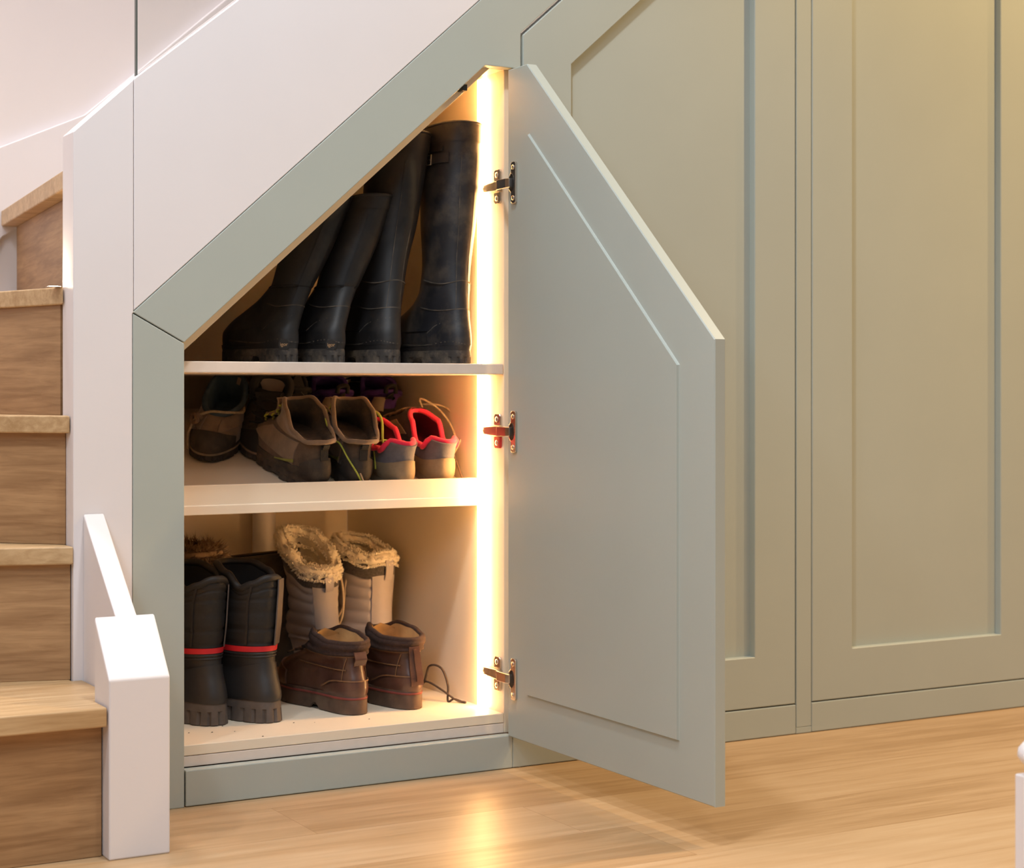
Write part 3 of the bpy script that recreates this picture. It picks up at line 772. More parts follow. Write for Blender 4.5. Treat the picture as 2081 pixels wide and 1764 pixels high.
# ---------- low trail shoes with pink linings
def trail_shoe(mtx, label, side, L=.250, hi=0.):
    t = thing('trail_shoe', label, 'shoe', mtx=mtx, group='pink lined trail shoes')
    rings = [(.018, .003, L-.002, .0395, 1, 0), (.026, -.002, L+.002, .043, 1, 0), (.038, -.001, L, .043, 1, 0), (.049, .003, L*.95, .041, 1, 0),
             (.058, .005, L*.87, .039, .95, .05), (.066, .006, L*.77, .0370, .8, .3), (.073, .005, L*.68, .0352, .55, .7), (.079, .003, L*.60, .0343, .35, 1)]
    s = Last(rings, side, .012, (0, 0), .2, [(0, .009), (.15, .008), (.30, -.018), (.50, -.020), (.74, .002+hi), (1, .010+hi)])
    s.shell('upper', TRAILU, t)
    s.lining('lining', PINKD, t, 2.2, .006)
    s.rim('collar_edge', PINK, t, .0050, -.0045)
    s.sole('sole', TANS, t, .024, .0035, lugs=34, lugd=.002, lugh=.4, toe=.006)
    s.patch('heel_counter', TANM, t, -1.45, 1.45, .0, 3.6, .0030, .0022, nu=40, nv=10, top=lambda u: .75*math.cos((u-.5)*3.0*PI)-.2-1.6*abs((u-.5)*2)**3)
    s.patch('padded_collar', SLATE, t, -1.45, 1.45, 2.2, 7, .0004, .0030, nu=36, nv=10)
    s.patch('toe_cap', TANM, t, PI-.95, PI+.95, .2, 2.6, .0006, .0020, nu=26, nv=8, top=lambda u: -.8*abs((u-.5)*2)**2)
    s.patch('side_overlay', TANM, t, 1.75, 2.35, .6, 5.2, .0006, .0016, nu=12, nv=10)
    s.patch('side_overlay', TANM, t, -2.35, -1.75, .6, 5.2, .0006, .0016, nu=12, nv=10)
    # padded tongue standing up inside the throat
    V = []; F = []; n = 14
    tp = s.P(7, PI); 
    for i in range(n+1):
        a = PI*i/n
        for j, (yy, zz, sc) in enumerate(((.050, -.034, .95), (.022, -.014, .92), (.004, -.002, .85), (-.004, .004, .78))):
            for lay in (0, .0045):
                V.append(Vector((math.cos(a)*.024*sc, tp.y-.004+yy-lay-.006*math.sin(a)*0, tp.z+zz+lay*.3-.010*(1-math.sin(a))*1.2)))
    def I(i, j, l): return (i*4+j)*2+l
    for i in range(n):
        for j in range(3):
            for l in (0, 1): F.append((I(i, j, l), I(i+1, j, l), I(i+1, j+1, l), I(i, j+1, l)))
        F.append((I(i, 3, 0), I(i+1, 3, 0), I(i+1, 3, 1), I(i, 3, 1))); F.append((I(i, 0, 0), I(i, 0, 1), I(i+1, 0, 1), I(i+1, 0, 0)))
    for j in range(3):
        F.append((I(0, j, 0), I(0, j+1, 0), I(0, j+1, 1), I(0, j, 1))); F.append((I(n, j, 0), I(n, j, 1), I(n, j+1, 1), I(n, j+1, 0)))
    mesh_obj('tongue', V, F, TRAILU, t, smooth='auto')
    pd = .5
    for i, v in enumerate((3.4, 4.3, 5.2, 6.1)):
        d = .50-.02*i
        if i:
            s.cord('lace', LACEB, t, [(v-.9, PI-pd), (v-.45, PI), (v, PI+d)], .0019, .005)
            s.cord('lace', LACEB, t, [(v-.9, PI+pd), (v-.45, PI), (v, PI-d)], .0019, .0068)
        pd = d
    return t, s
PINKD = mat('shaded_pink_lining', (.16, .006, .020), .9, .15, 40)  # the pink lining darkened, painting in the shade inside the shoe
t1, s1 = trail_shoe(tm(.446, .142, 4), 'brown trail shoe with pink lining next to the lime laced boot', 1)
t2, s2 = trail_shoe(tm(.528, .150, 0), 'brown trail shoe with pink lining nearest the light strip, its lace looped above it', -1, hi=.012)
tube('loose_lace', [s2.P(6.3, PI-.5, .004), s2.P(7, PI-.2, .018), s2.P(7, PI*.72, .016), s2.P(7, PI*.55, .020), s2.P(7, PI*.40, .026), s2.P(7, PI*.5, .036), s2.P(6.9, PI*.72, .03), s2.P(6.6, PI-.35, .012)], .0021, LACET, t2, 6, 8)
tube('loose_lace', [s2.P(5.5, PI*.62, .004), s2.P(3.5, PI*.45, .008), s2.P(1.6, PI*.34, .016), s2.P(.5, PI*.24, .028), s2.P(.1, PI*.15, .045)], .0017, LACEB, t2, 6, 8)
tube('loose_lace', [s1.P(6.3, PI+.4, .004), s1.P(7, PI+.1, .010), s1.P(7, PI-.3, .004), s1.P(6.5, PI-.5, -.012), s1.P(5.6, PI-.6, -.016)], .0022, LACEB, t1, 6, 8)

# ---------- shoes at the back of the sloping shelf
def walking_shoe(mtx, label, side, up, cuff, lin, lace, L=.25, dark=False, sole=None, name='walking_shoe', hs=1., open_=False):
    t = thing(name, label, 'shoe', mtx=mtx)
    rings = [(.018, .003, L-.002, .039, 1, 0), (.027, -.002, L+.002, .043, 1, 0), (.039, -.001, L, .043, 1, 0), (.050, .003, L*.95, .0405, 1, 0),
             (.060, .006, L*.84, .0375, .9, 0), (.069, .008, L*.69, .0355, .6, .2), (.079, .006, L*.58, .0355, .3, .6), (.088, .001, L*.55, .0380, .05, 1)]
    rings = [(z*hs, a, b, c_, d, e) for z, a, b, c_, d, e in rings]
    if open_:
        for q, yy, ww in ((5, .80, .037), (6, .765, .036), (7, .745, .037)):
            r_ = rings[q]; rings[q] = (r_[0], r_[1], L*yy, ww, r_[4], r_[5])
    s = Last(rings, side, .012, (0, 0), .2, [(0, .016), (.2, .010), (.42, -.008), (.7, -.012), (1, -.014)] if open_ else [(0, .004), (.2, -.004), (.45, -.018), (.75, .006), (1, .012)])
    s.shell('upper', up, t)
    s.lining('lining', lin, t, 3.4, .006)
    s.rim('collar', cuff, t, .0050, -.003)
    s.sole('sole', sole or SOLEB, t, .024*hs, .004, lugs=28, lugd=.0025, lugh=.45, toe=.005)
    s.patch('toe_cap', NUBD if not dark else BLKM, t, PI-1.05, PI+1.05, .1, 3.3, .0006, .0020, nu=26, nv=10, top=lambda u: -1.2*abs((u-.5)*2)**2)
    s.patch('heel_counter', NUBD if not dark else BLKM, t, -1.0, 1.0, .0, 3.0, .0006, .0020, nu=26, nv=8, top=lambda u: -1.0*abs((u-.5)*2)**2)
    s.rim('welt', TANS if not dark else LACEB, t, .0022, .0035, v=.05)
    if open_: return t, s
    s.strip('tongue', lin, t, [(4.0, PI), (5.6, PI), (6.6, PI), (7, PI)], (.034, .048), .007, .002)
    pd = .55
    for i, v in enumerate((3.5, 4.4, 5.3, 6.3)):
        d = .55
        if i:
            s.cord('lace', lace, t, [(v-.9, PI-pd), (v-.45, PI), (v, PI+d)], .0021, .010)
            s.cord('lace', lace, t, [(v-.9, PI+pd), (v-.45, PI), (v, PI-d)], .0021, .012)
    return t, s
wA, sA = walking_shoe(tm(.238, .462, 151), 'brown walking shoe with blue lining and looped lace, back left of the sloping shelf', 1, NUBL, BLUEL, BLUEL, LACET, .215, open_=True)
sA.strip('size_label', PALE, wA, [(6.0, -.55), (6.8, -.55)], .011, .0008, -.0078, label='small pale size label inside the shoe')
sA.patch('quarter', NUBL, wA, PI-1.5, PI-.35, 3.2, 6.6, .0006, .002, nu=16, nv=8, top=lambda u: -1.2*u)
sA.patch('quarter', NUBL, wA, PI+.35, PI+1.5, 3.2, 6.6, .0006, .002, nu=16, nv=8, top=lambda u: -1.2*(1-u))
tube('loose_lace', [sA.P(6.8, PI+1.25, .006), sA.P(7, PI+.9, .012), sA.P(6.8, PI+.3, .018), sA.P(5.8, PI-.1, .014), sA.P(4.6, PI-.45, .012), sA.P(3.4, PI-.62, .012), sA.P(2.0, PI-.70, .008), sA.P(.6, PI-.72, .006), sA.P(0, PI-.62, .010)], .0026, LACET, wA, 6, 8)
tube('lace_knot', [sA.P(4.1, PI-.40, .010), sA.P(3.8, PI-.75, .014), sA.P(3.2, PI-.70, .010), sA.P(3.4, PI-.40, .016), sA.P(3.9, PI-.55, .018)], .0040, LACEB, wA, 6, 6, closed=True)
wB, sB = walking_shoe(tm(.322, .462, 152), 'very dark brown shoe with upright black tongue strap beside the blue lined shoe', -1, NUBD, BLKM, BLKM, BLKM, .210, True)
# tall pulled-up tongue frame of the dark shoe
yb = sB.P(7, PI); pts = [(-.030, -.012), (-.034, .016), (-.018, .030), (.016, .028), (.030, .012), (.026, -.016)]
tube('tongue_strap', [Vector((a, yb.y-.020-b*.35, yb.z-.004+b)) for a, b in pts], .0085, BLKM, wB, 8, 8)
ty, tzz = yb.y-.034, yb.z
Vt = []
pf = [(-.020, -.008), (-.026, .012), (-.014, .024), (.012, .022), (.020, .006), (.010, -.012)]
for lay in (0, .003): Vt += [(a, ty-b*.35+lay, tzz+b) for a, b in pf]
mesh_obj('tongue_patch', Vt, [(5, 4, 3, 2, 1, 0), (6, 7, 8, 9, 10, 11)]+[(q, (q+1) % 6, 6+(q+1) % 6, 6+q) for q in range(6)], PALE, wB, smooth=False, label='pale patch framed by the tongue strap')
wC, sC = walking_shoe(tm(.340, .400, -6), 'dark low shoe with a pointed heel behind the brown hiking boots', 1, NUBD, BLKM, DARKIN, BLKM, .20, True)
sC.strip('pull_tab', BLKM, wC, [(5.4, 0), (6.4, 0), (7, 0)], (.040, .012), .004, .003, .0)
tb = sC.P(7, 0); mesh_obj('heel_peak', [tb+Vector((-.024, .002, -.014)), tb+Vector((.024, .002, -.014)), tb+Vector((.005, .010, .026)), tb+Vector((-.004, .010, .026)),
     tb+Vector((-.024, .012, -.014)), tb+Vector((.024, .012, -.014)), tb+Vector((.005, .016, .026)), tb+Vector((-.004, .016, .026))],
     [(0, 1, 2, 3), (7, 6, 5, 4), (0, 4, 5, 1), (1, 5, 6, 2), (2, 6, 7, 3), (3, 7, 4, 0)], BLKM, wC, smooth=False)
def purple(x, y, yaw, side, label):
    t, s = walking_shoe(tm(x, y, yaw), label, side, BLKM, PURP, PURP, BLKM, .17, True, hs=.92)
    t['group'] = 'black shoes with purple collars'
    s.patch('padded_collar', PURP, t, -1.5, 1.5, 3.6, 7, .0004, .003, nu=30, nv=8)
    s.strip('heel_loop', BLKM, t, [(6.2, 0), (6.8, .0), (7, .12)], .018, .003, .004, .004)
    tb = s.P(7, 0)
    tube('pull_tab', [tb+Vector((-.010, -.002, .0)), tb+Vector((-.008, -.001, .012)), tb+Vector((.008, -.001, .014)), tb+Vector((.011, -.002, .0))], .0042, BLKM, t, 6, 6)
    s.patch('heel_label', PALE, t, -.75, -.15, 3.0, 6.2, .0035, .0012, nu=8, nv=8)
    return t
purple(.432, .405, 0, 1, 'black shoe with purple collar behind the lime laced hiking boot')
purple(.532, .405, -2, -1, 'black shoe with purple collar behind the pink lined shoe nearest the light')

# ---------- bottom compartment: black snow boots with red band
SNF = mat('black_quilted_nylon', (.007, .006, .006), .62, .15, 30, .1, 400)
SNR = mat('grey_rubber_shell', (.017, .0152, .0155), .52, .15, 25, .05, 200)
SNS = mat('grey_brown_lug_sole', (.085, .066, .056), .7, .2, 40, .1, 200)
REDB = mat('red_piping', (.50, .008, .018), .6, .1, 40)
SNG = mat('grey_reflective_strip', (.075, .058, .052), .6, .1, 60, .1, 400)
def snow_boot(mtx, label, side, sth=0., H=.256, L=.275):
    t = thing('snow_boot', label, 'boot', mtx=mtx, group='black snow boots')
    rings = [(.034, .000, L, .0475, 1, 0), (.044, -.003, L+.002, .049, 1, 0), (.064, .002, L*.97, .047, 1, 0), (.081, .008, L*.87, .0435, .95, 0), (.095, .011, L*.74, .0405, .8, 0),
             (.107, .013, L*.64, .040, .5, 0), (.119, .013, L*.58, .041, .3, 0), (.131, .011, L*.555, .042, .1, 0), (.165, .006, L*.535, .0435, 0, 0),
             (.205, .004, L*.53, .0445, 0, .1), (.236, .002, L*.53, .0450, 0, .7), (H, .001, L*.53, .0455, 0, 1)]
    s = Last(rings, side, .010, (0, 0), .1, [(0, -.012), (.12, -.022), (.26, -.030), (.5, -.006), (.8, .006), (1, .006)], wob=.0010, seed=side)
    s.shell('rubber_shell', SNR, t, 0, 6.15, 40, off=.0025, capt=False)
    s.shell('shaft', SNF, t, 6.0, s.n, 40, cap0=True, dent=lambda v, th: -.0022*math.exp(-(((v*1.35) % 1)-.5)**2/.008) if v > 7 else 0)
    s.shell('red_band', REDB, t, 6.05, 6.85, 5, off=.0036, cap0=False)
    for v in (5.3, 5.75): s.rim('shell_rib', SNR, t, .0018, .0025, v=v)
    s.patch('heel_counter', SNR, t, -1.3, 1.3, .4, 4.4, .0022, .0022, nu=30, nv=14, top=lambda u: -1.6*abs((u-.5)*2)**2.5)
    s.patch('toe_cap', SNR, t, PI-1.1, PI+1.1, .4, 3.6, .0022, .0022, nu=30, nv=10, top=lambda u: -1.2*abs((u-.5)*2)**2)
    s.lining('lining', DARKIN, t, 7, .007)
    s.rim('collar', SNF, t, .0065, -.003)
    s.strip('back_strip', SNG, t, [(6.9, sth), (8.5, sth), (10, sth), (s.n, sth)], (.024, .026), .0022, .0016)
    s.strip('side_seam', SNF, t, [(7, -.85), (9, -.8), (s.n, -.72)], .004, .0016, .0008)
    s.sole('sole', SNS, t, .040, .0045, flare=.003, arch=(.34, .44, .006), lugs=24, lugd=.0035, lugh=.58)
    return t
snow_boot(place(.200, .140, FZ, 14), 'black snow boot with red band beside the brown ankle boot', 1, .42)
snow_boot(place(.110, .160, FZ, 13), 'black snow boot with red band tucked against the left cupboard edge', -1, .75)

# fur-cuffed boot behind
FURM = mat('brown_faux_fur', (.22, .145, .085), .9, .5, 60)
def fur_boot(mtx, label):
    t = thing('fur_boot', label, 'boot', mtx=mtx)
    L = .25
    rings = [(.020, 0, L, .042, 1, 0), (.04, -.002, L, .045, 1, 0), (.06, .002, L*.95, .044, 1, 0), (.085, .008, L*.78, .040, .9, 0), (.11, .010, L*.6, .039, .5, 0), (.15, .010, L*.52, .041, .1, 0), (.21, .004, L*.54, .046, 0, 0), (.262, 0, L*.56, .049, 0, 1)]
    s = Last(rings, 1, .01)
    s.shell('upper', BLKM, t); s.lining('lining', DARKIN, t, 4, .006)
    s.sole('sole', SOLEB, t, .024, .004, lugs=24)
    pn = []
    for k in range(80):
        th = 2*PI*k/80
        for o, dz in ((.004, -.012), (.008, -.002), (.004, .008), (-.006, .010)):
            p = s.P(s.n, th, o)+Vector((0, 0, dz)); n = s.nrm(s.n, th)*(.8 if o > 0 else -.4)+Vector((0, 0, .5 if dz > 0 else -.2))
            pn.append((p, n.normalized()))
    base = tube_geo([s.P(s.n, 2*PI*k/60, .001) for k in range(60)], .010, 8, True)
    tufts('fur_cuff', FURM, t, pn, 2200, .018, .0010, 5, base)
    return t
fur_boot(place(.166, .400, FZ, 0), 'black boot with brown fur cuff behind the leftmost snow boot')

# tall brown suede boot
SUED = mat('olive_brown_suede', (.060, .044, .028), .9, .4, 26, .3, 300, dirt=(.13, .095, .055), dscale=20, damt=.5, sheen=.2)
CREPE = mat('orange_crepe_sole', (.26, .12, .05), .75, .2, 50, .2, 200)
t = thing('suede_boot', 'worn brown suede boot with crepe sole between the snow boots and grey boots', 'boot', mtx=place(.395, .505, FZ, 62))
L = .255
s = Last([(.030, 0, L, .042, 1, 0), (.05, -.002, L, .0445, 1, 0), (.07, .004, L*.93, .043, 1, 0), (.09, .010, L*.74, .040, .9, 0), (.115, .012, L*.58, .0385, .5, 0), (.15, .011, L*.52, .0395, .1, 0), (.20, .006, L*.53, .042, 0, 0), (.243, .002, L*.54, .044, 0, 1)], 1, .01, (0, 0), .1, [(0, .006), (1, -.004)], wob=.0035, seed=9)
s.shell('upper', SUED, t); s.lining('lining', DARKIN, t, 4, .006); s.rim('collar', SUED, t, .004, -.002)
s.sole('sole', CREPE, t, .034, .004, arch=None)
s.strip('back_seam', SUED, t, [(.5, 0), (3, 0), (6.8, 0)], .012, .002, .001)
tb = s.P(s.n, 0)
tube('pull_loop', [tb+Vector((-.016, -.002, -.02)), tb+Vector((-.014, -.004, .008)), tb+Vector((0, -.004, .020)), tb+Vector((.014, -.004, .008)), tb+Vector((.016, -.002, -.02))], .0026, SUED, t, 6, 6)

# grey winter boots with fleece
GREYL = mat('grey_leather_quilt', (.46, .415, .40), .55, .06, 20, .08, 300)
FELT = mat('charcoal_felt', (.085, .072, .066), .95, .35, 260, .4, 500, sheen=.2)
FLEECE = mat('cream_fleece', (.86, .77, .61), .95, .12, 40, sheen=.3)
CORD = mat('cream_cord', (.62, .50, .37), .8, .1, 200, .2, 600)
GSOLE = mat('black_winter_sole', (.010, .009, .009), .7)
def winter_boot(mtx, label, side, lean, seed, col):
    t = thing('winter_boot', label, 'boot', mtx=mtx, group='grey fleece lined winter boots')
    L = .245
    rings = [(.046, .000, L, .042, 1, 0), (.058, -.003, L, .0445, 1, 0), (.078, .002, L*.95, .0435, 1, 0), (.098, .006, L*.80, .041, .9, 0), (.120, .010, L*.66, .039, .6, 0),
             (.145, .011, L*.56, .0385, .2, 0.), (.172, .009, L*.535, .0390, 0, .15), (.200, .006, L*.54, .0400, 0, .45), (.226, .003, L*.55, .0420, 0, .72), (.258, -.001, L*.57, .0445, 0, 1)]
    s = Last(rings, side, .010, lean, .06, col, wob=.0004, seed=seed)
    def quilt(v, th):
        side_ = abs(math.sin(th))
        inside = 1 if .62 < (th % (2*PI)) < 2*PI-.62 else 0
        return .0062*(abs(math.sin(PI*(v-.2)*1.0+.2*th))**.35-.45)*inside if v > 2.5 else 0
    s.shell('upper', GREYL, t, 0, 8.1, 60, 72, dent=quilt)
    s.shell('felt_cuff', FELT, t, 7.75, s.n, 10, off=.0035, cap0=False)
    s.patch('back_panel', GREYL, t, -.62, .62, .3, 7.9, .0022, .0020, nu=14, nv=40)
    s.sole('sole', GSOLE, t, .052, .004, lugs=22, lugh=.5)
    s.strip('pull_tab', GREYL, t, [(7.5, 0), (8.3, 0), (9.0, 0), (9.0, .02)][:3], .017, .0022, .0045, .003)
    s.lining('lining', FLEECE, t, 7.7, .005)
    pn = []
    for k in range(90):
        th = 2*PI*k/90
        for o, dz in ((.004, -.008), (.007, .004), (.002, .014), (-.008, .014), (-.013, .0), (-.014, -.02), (-.014, -.04)):
            p = s.P(s.n, th, o)+Vector((0, 0, dz)); n = s.nrm(s.n, th)*(1. if o > 0 else -.7)+Vector((0, 0, .6 if dz > 0 else -.1))
            pn.append((p, n.normalized()))
    rd = random.Random(seed)
    pts = [s.P(s.n, 2*PI*k/60, -.002)+Vector((0, 0, .004)) for k in range(60)]
    pts = [s.P(s.n, 2*PI*k/120, -.002)+Vector((0, 0, .003)) for k in range(120)]
    Vb, Fb = tube_geo(pts, .0100, 20, True)
    Vc = []
    for q, v_ in enumerate(Vb):
        c_ = pts[q//20]; d_ = (v_-c_).normalized()
        nz_ = mnoise.noise(v_*80+Vector((seed, 0, 0)))*.0045+mnoise.noise(v_*230)*.0025
        Vc.append(v_+d_*nz_)
    tufts('fleece_cuff', FLEECE, t, pn, 6500, .0042, .0019, seed, (Vc, Fb))
    # lacing down the front
    for i, v in enumerate((3.4, 4.2, 5.0, 5.8, 6.6, 7.4)):
        for sg in (-1, 1):
            p = s.P(v, PI+sg*.55, .003)
            tube('lace_loop', [p+Vector((0, 0, -.003)), p+Vector((sg*.001, .003, 0)), p+Vector((0, 0, .003))], .0022, CORD, t, 6, 3)
        s.cord('lace', CORD, t, [(v, PI-.55), (v+.4, PI), (min(v+.8, 8.9), PI+.55)], .002, .006)
    return t, s
wt, ws = winter_boot(place(.424, .385, FZ, 4), 'grey winter boot with cream fleece lining, leaning left of its mate', -1, (-.15, -.06), 11, [(0, -.042), (.15, -.038), (.5, -.002), (.8, .024), (1, .028)])
tube('loose_lace', [ws.P(8.6, PI*.52, .004), ws.P(9, PI*.47, .022), ws.P(8.2, PI*.43, .030), ws.P(6.6, PI*.45, .026), ws.P(5, PI*.45, .020), ws.P(3.6, PI*.5, .010)], .0022, CORD, wt, 6, 8)
wt2, ws2 = winter_boot(place(.531, .375, FZ, 14), 'grey winter boot with cream fleece lining, standing by the right side panel', 1, (-.04, .0), 12, [(0, -.016), (.15, -.022), (.45, -.010), (.75, .006), (1, .010)])
tube('loose_lace', [ws2.P(8.8, PI*1.45, .006), ws2.P(8.2, PI*1.47, .014), ws2.P(6.4, PI*1.49, .013), ws2.P(4.4, PI*1.5, .012), ws2.P(2.2, PI*1.5, .012), ws2.P(.6, PI*1.5, .014)], .0022, CORD, wt2, 6, 8)

# brown leather ankle boots
LEA = mat('dark_brown_leather', (.082, .037, .026), .31, .35, 16, .12, 120, dirt=(.135, .078, .042), dscale=13, damt=.5)
LEAE = mat('tan_stitched_edge', (.165, .080, .034), .6, .2, 60)
WOOL = mat('brown_wool_collar', (.036, .017, .012), .95, .3, 200, .4, 600)
LINT = mat('tan_lining', (.46, .30, .13), .85, .12, 50, .1, 300)
LSOLE = mat('brown_rubber_sole', (.080, .044, .028), .65, .25, 40, .1, 200, dirt=(.15, .10, .06), dscale=30, damt=.5)
REDW = mat('red_welt_line', (.17, .030, .022), .7, .1, 40)
DLACE = mat('dark_brown_lace', (.028, .016, .012), .8, .2, 100)
def ankle_boot(mtx, label, side, loopy, L=.275):
    t = thing('ankle_boot', label, 'boot', mtx=mtx, group='brown leather ankle boots')
    rings = [(.030, .002, L-.002, .043, 1, 0), (.042, -.002, L+.001, .0455, 1, 0), (.058, -.001, L*.985, .0455, 1, 0), (.071, .003, L*.94, .0440, 1, 0),
             (.082, .006, L*.855, .0420, .95, 0), (.091, .008, L*.745, .0405, .7, 0), (.099, .008, L*.645, .0398, .4, .1), (.110, .006, L*.56, .0405, .1, .5), (.126, .003, L*.53, .0415, 0, 1)]
    s = Last(rings, side, .012, (0, 0), .2, [(0, -.004), (.3, -.002), (.6, .006), (.85, .012), (1, .004)])
    s.shell('upper', LEA, t)
    s.lining('lining', LINT, t, 4.5, .007)
    s.shell('collar', WOOL, t, 6.25, 8, 14, off=.0030, cap0=False, dent=lambda v, th: .0030*abs(math.sin((v-6.25)/1.75*2*PI)))
    s.rim('collar_edge', WOOL, t, .0050, -.001)
    s.sole('sole', LSOLE, t, .034, .0045, arch=(.36, .46, .011), lugs=0, lugh=.5, toe=.004)
    # split the welt's red line into one thin band
    s.rim('red_welt', REDW, t, .0030, .0033, v=-.0) if False else None
    V = []; F = []; nu = 120
    for z, o in ((.0262, .0050), (.0300, .0053), (.0300, .0030), (.0262, .0030)):
        for q in range(nu):
            th = 2*PI*q/nu; p = s.raw(0, th); n = s.nrm(.05, th); n.z = 0; n = n.normalized()
            V.append(Vector((p.x, p.y, z))+n*o)
    for j in range(4):
        for q in range(nu): F.append((j*nu+q, j*nu+(q+1) % nu, ((j+1) % 4)*nu+(q+1) % nu, ((j+1) % 4)*nu+q))
    mesh_obj('red_welt', V, F, REDW, t)
    s.patch('heel_counter', LEA, t, -1.15, 1.15, .1, 2.0, .0006, .0024, nu=34, nv=8, top=lambda u: -.9*abs((u-.5)*2)**4)
    s.strip('counter_edge', LEAE, t, [(1.15, -1.2), (1.95, -.85), (2.0, 0), (1.95, .85), (1.15, 1.2)], .0022, .0012, .0030)
    s.strip('side_seam', LEAE, t, [(4.0, -1.9), (3.55, -1.3), (3.5, -.45)], .0020, .0012, .0012)
    s.strip('side_seam', LEAE, t, [(4.0, 1.9), (3.55, 1.3), (3.5, .45)], .0020, .0012, .0012)
    s.strip('collar_seam', LEAE, t, [(6.2, -2.2), (6.15, -1.2), (6.2, 0), (6.15, 1.2), (6.2, 2.2)], .0020, .0012, .0014)
    for sg in (-1, 1): s.strip('quarter_seam', LEAE, t, [(2.0, sg*.62), (3.6, sg*.55), (5.9, sg*.45)], .0016, .0010, .0012)
    s.patch('toe_cap', LEA, t, PI-1.05, PI+1.05, .3, 3.2, .0006, .0022, nu=28, nv=10, top=lambda u: -1.1*abs((u-.5)*2)**2)
    if loopy:
        s.strip('pull_tab', LEA, t, [(4.2, 0), (5.2, 0), (6.2, 0), (7.1, 0)], .024, .0026, .0030, .0070)
    else:
        s.strip('pull_tab', LEA, t, [(1.1, .02), (2.5, .0), (4.5, .0), (6.0, .0), (7.3, -.02)], (.025, .020), .0030, .0032, .0040)
        s.strip('pull_tab_fold', LEA, t, [(1.5, .02), (3.5, .0), (6.0, .0), (7.0, -.02)], .005, .0030, .0065, .0030)
    # tongue, folded forward so its tan inside shows
    V = []; F = []; n = 12; tp = s.P(8, PI)
    for i in range(n+1):
        a = PI*i/n
        for j, (yy, zz, sc) in enumerate(((.020, -.045, 1.1), (.002, -.010, 1.0), (-.008, .004, .95), (-.012, .012, .85))):
            for l in (0, .004): V.append(Vector((math.cos(a)*.026*sc, tp.y-.008+yy-l+.010*math.sin(a), tp.z-.004+zz-.008*abs(math.cos(a)))))
    I = lambda i, j, l: (i*4+j)*2+l
    for i in range(n):
        for j in range(3):
            for l in (0, 1): F.append((I(i, j, l), I(i+1, j, l), I(i+1, j+1, l), I(i, j+1, l)))
        F.append((I(i, 3, 0), I(i+1, 3, 0), I(i+1, 3, 1), I(i, 3, 1)))
    for j in range(3):
        F.append((I(0, j, 0), I(0, j+1, 0), I(0, j+1, 1), I(0, j, 1))); F.append((I(n, j, 0), I(n, j, 1), I(n, j+1, 1), I(n, j+1, 0)))
    mesh_obj('tongue', V, F, LINT, t, smooth='auto')
    # eyestay flap opened at one side
    fx = side*.030
    Vf = [(fx-.012, tp.y-.045, tp.z-.004), (fx+.006, tp.y-.012, tp.z+.016), (fx+.010, tp.y-.004, tp.z+.010), (fx+.002, tp.y-.030, tp.z-.016)]
    Vf += [(a+.0035, b+.003, c) for a, b, c in Vf]
    pd = .5
    for i, v in enumerate((4.0, 4.9, 5.8, 6.7)):
        if i:
            s.cord('lace', DLACE, t, [(v-.9, PI-.5), (v-.45, PI), (v, PI+.5)], .0019, .005)
            s.cord('lace', DLACE, t, [(v-.9, PI+.5), (v-.45, PI), (v, PI-.5)], .0019, .007)
    return t, s
aL, asL = ankle_boot(place(.357, .130, FZ, 7), 'brown leather ankle boot turned sideways beside the red banded snow boot', -1, True, .248)
aR, asR = ankle_boot(place(.462, .130, FZ, 1), 'brown leather ankle boot trailing its laces, nearest the light strip', 1, False)
fz = .0024
tube('loose_lace', [asR.P(5.2, PI-.7, .004), asR.P(4.0, PI*.62, .010), Vector((.060, .090, .030)), Vector((.066, .070, .062)), Vector((.080, .050, .060)), Vector((.088, .040, .030)), Vector((.086, .036, fz)), Vector((.095, .030, .006)), Vector((.104, .018, fz)), Vector((.106, .006, fz))], .0021, DLACE, aR, 6, 8)
tube('loose_lace', [asR.P(4.4, PI-.8, .004), Vector((.056, .110, .020)), Vector((.062, .075, .034)), Vector((.078, .045, .022)), Vector((.094, .022, .006)), Vector((.107, .010, fz))], .0020, DLACE, aR, 6, 8)
tube('loose_lace', [asR.P(4.0, PI+.7, .004), asR.P(6.5, PI*1.45, .012), asR.P(5.8, PI*1.5, .012), asR.P(3.5, PI*1.5, .010)], .0020, DLACE, aR, 6, 8)

# grit on the cupboard floor
rd = random.Random(3); V = []; F = []
for i in range(9):
    x, y = rd.uniform(.02, .42), rd.uniform(.030, .15); r_ = rd.uniform(.0006, .0016)
    o_ = len(V)
    V += [(x-r_*1.6, y, FZ), (x, y-r_, FZ), (x+r_*1.3, y, FZ), (x, y+r_, FZ), (x, y, FZ+r_)]
    F += [(o_, o_+1, o_+4), (o_+1, o_+2, o_+4), (o_+2, o_+3, o_+4), (o_+3, o_, o_+4)]
gr = mesh_obj('grit', V, F, SOLEB, None, smooth=False); gr['kind'] = 'stuff'
tag(gr, 'scattered specks of dry dirt on the cupboard floor board', 'dirt')
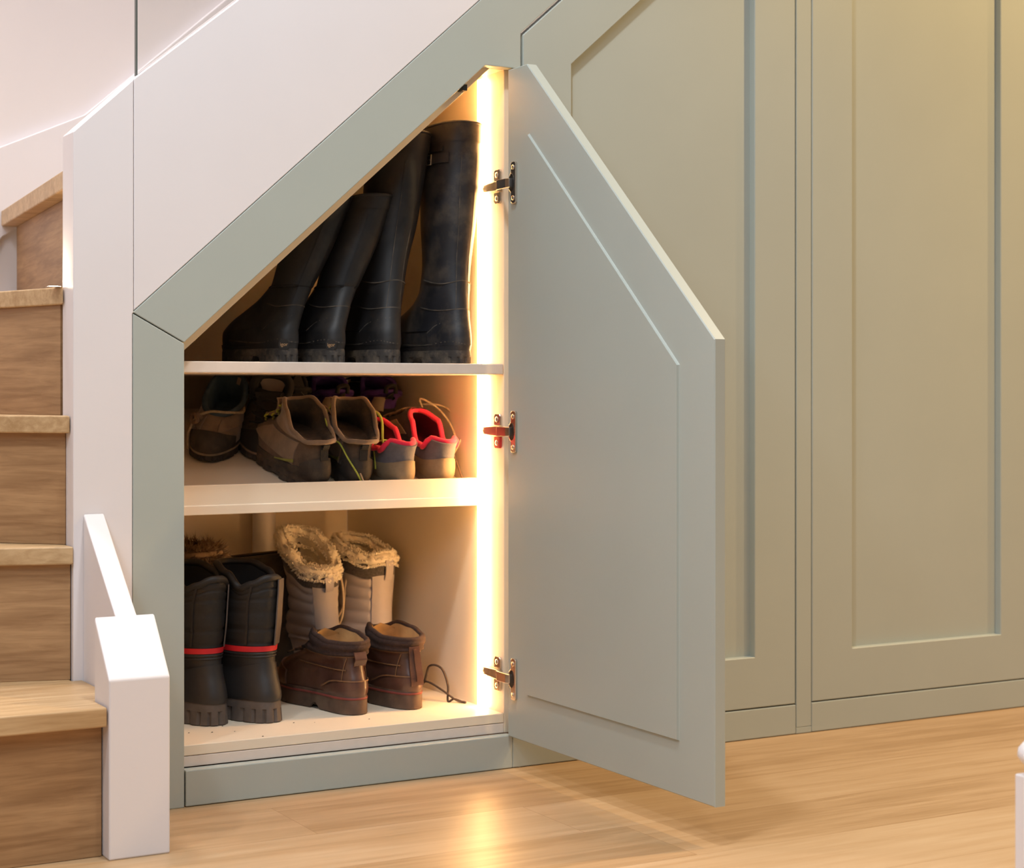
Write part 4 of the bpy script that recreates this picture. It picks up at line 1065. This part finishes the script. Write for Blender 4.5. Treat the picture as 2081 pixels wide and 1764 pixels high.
# ================================================================== LIGHT AND CAMERA
w = bpy.data.worlds.new('World'); scene.world = w; w.use_nodes = True
wn = w.node_tree.nodes; wl_ = w.node_tree.links
g = wn.new('ShaderNodeTexCoord'); sp_ = wn.new('ShaderNodeSeparateXYZ'); wl_.new(g.outputs['Generated'], sp_.inputs[0])
rp = wn.new('ShaderNodeValToRGB'); wl_.new(sp_.outputs['Z'], rp.inputs[0])
rp.color_ramp.elements[0].position = 0; rp.color_ramp.elements[0].color = (.10, .09, .085, 1)
rp.color_ramp.elements[1].position = .9; rp.color_ramp.elements[1].color = (.95, .95, 1., 1)
e_ = rp.color_ramp.elements.new(.25); e_.color = (.22, .21, .22, 1)
wl_.new(rp.outputs[0], wn['Background'].inputs[0])
wn['Background'].inputs[1].default_value = .62
def lamp(name, loc, col, power, size, target=None, spot=None, blend=.5):
    l = bpy.data.lights.new(name, 'SPOT' if spot else 'AREA'); l.energy = power; l.color = col
    if spot: l.spot_size = math.radians(spot); l.spot_blend = blend; l.shadow_soft_size = size
    else: l.shape = 'DISK'; l.size = size
    o = bpy.data.objects.new(name, l); COL.objects.link(o); o.location = loc
    d = Vector(target or (loc[0], loc[1], 0))-Vector(loc)
    o.rotation_euler = d.to_track_quat('-Z', 'Y').to_euler()
    return o
lamp('downlight', (.02, -.85, 2.45), (.96, .985, 1.), 76, .07, spot=130)
lamp('downlight', (-1.3, -.95, 2.45), (.93, .96, 1.), 60, .08, spot=130)
lamp('downlight', (1.95, -.80, 2.45), (1., .66, .28), 118, .03, spot=130)
lamp('downlight', (-.40, -2.6, 2.45), (1., .94, .86), 50, .12, spot=130)
lamp('downlight', (2.4, -2.3, 2.45), (1., .64, .26), 62, .12, spot=130)
lamp('downlight', (3.20, -.9, 2.45), (1., .62, .24), 112, .05, spot=130)
lamp('cool_fill', (-1.9, -2.6, 2.3), (.72, .86, 1.), 20, 1.4, (.5, 0, 1.4))  # added cool fill for the upper left, not an actual window
lamp('stair_light', (-.45, .45, 2.9), (1., .90, .89), 30, .3, (-.45, .45, 0))

cam = bpy.data.cameras.new('camera'); co = bpy.data.objects.new('camera', cam); COL.objects.link(co)
co.location = (-.9129, -2.6579, .65)
co.rotation_euler = (PI/2, 0, -math.radians(29.404))
cam.sensor_width = 36; cam.lens = 3584.3/2081*36
cam.shift_y = -(882-798)/2081; cam.shift_x = 0.5/2081
cam.clip_start = .05
cam.dof.use_dof = True; cam.dof.focus_distance = 2.78; cam.dof.aperture_fstop = 6.3
scene.camera = co
vs = scene.view_settings
vs.view_transform = 'Standard'; vs.look = 'None'; vs.exposure = 0; vs.gamma = 1; vs.use_curve_mapping = False
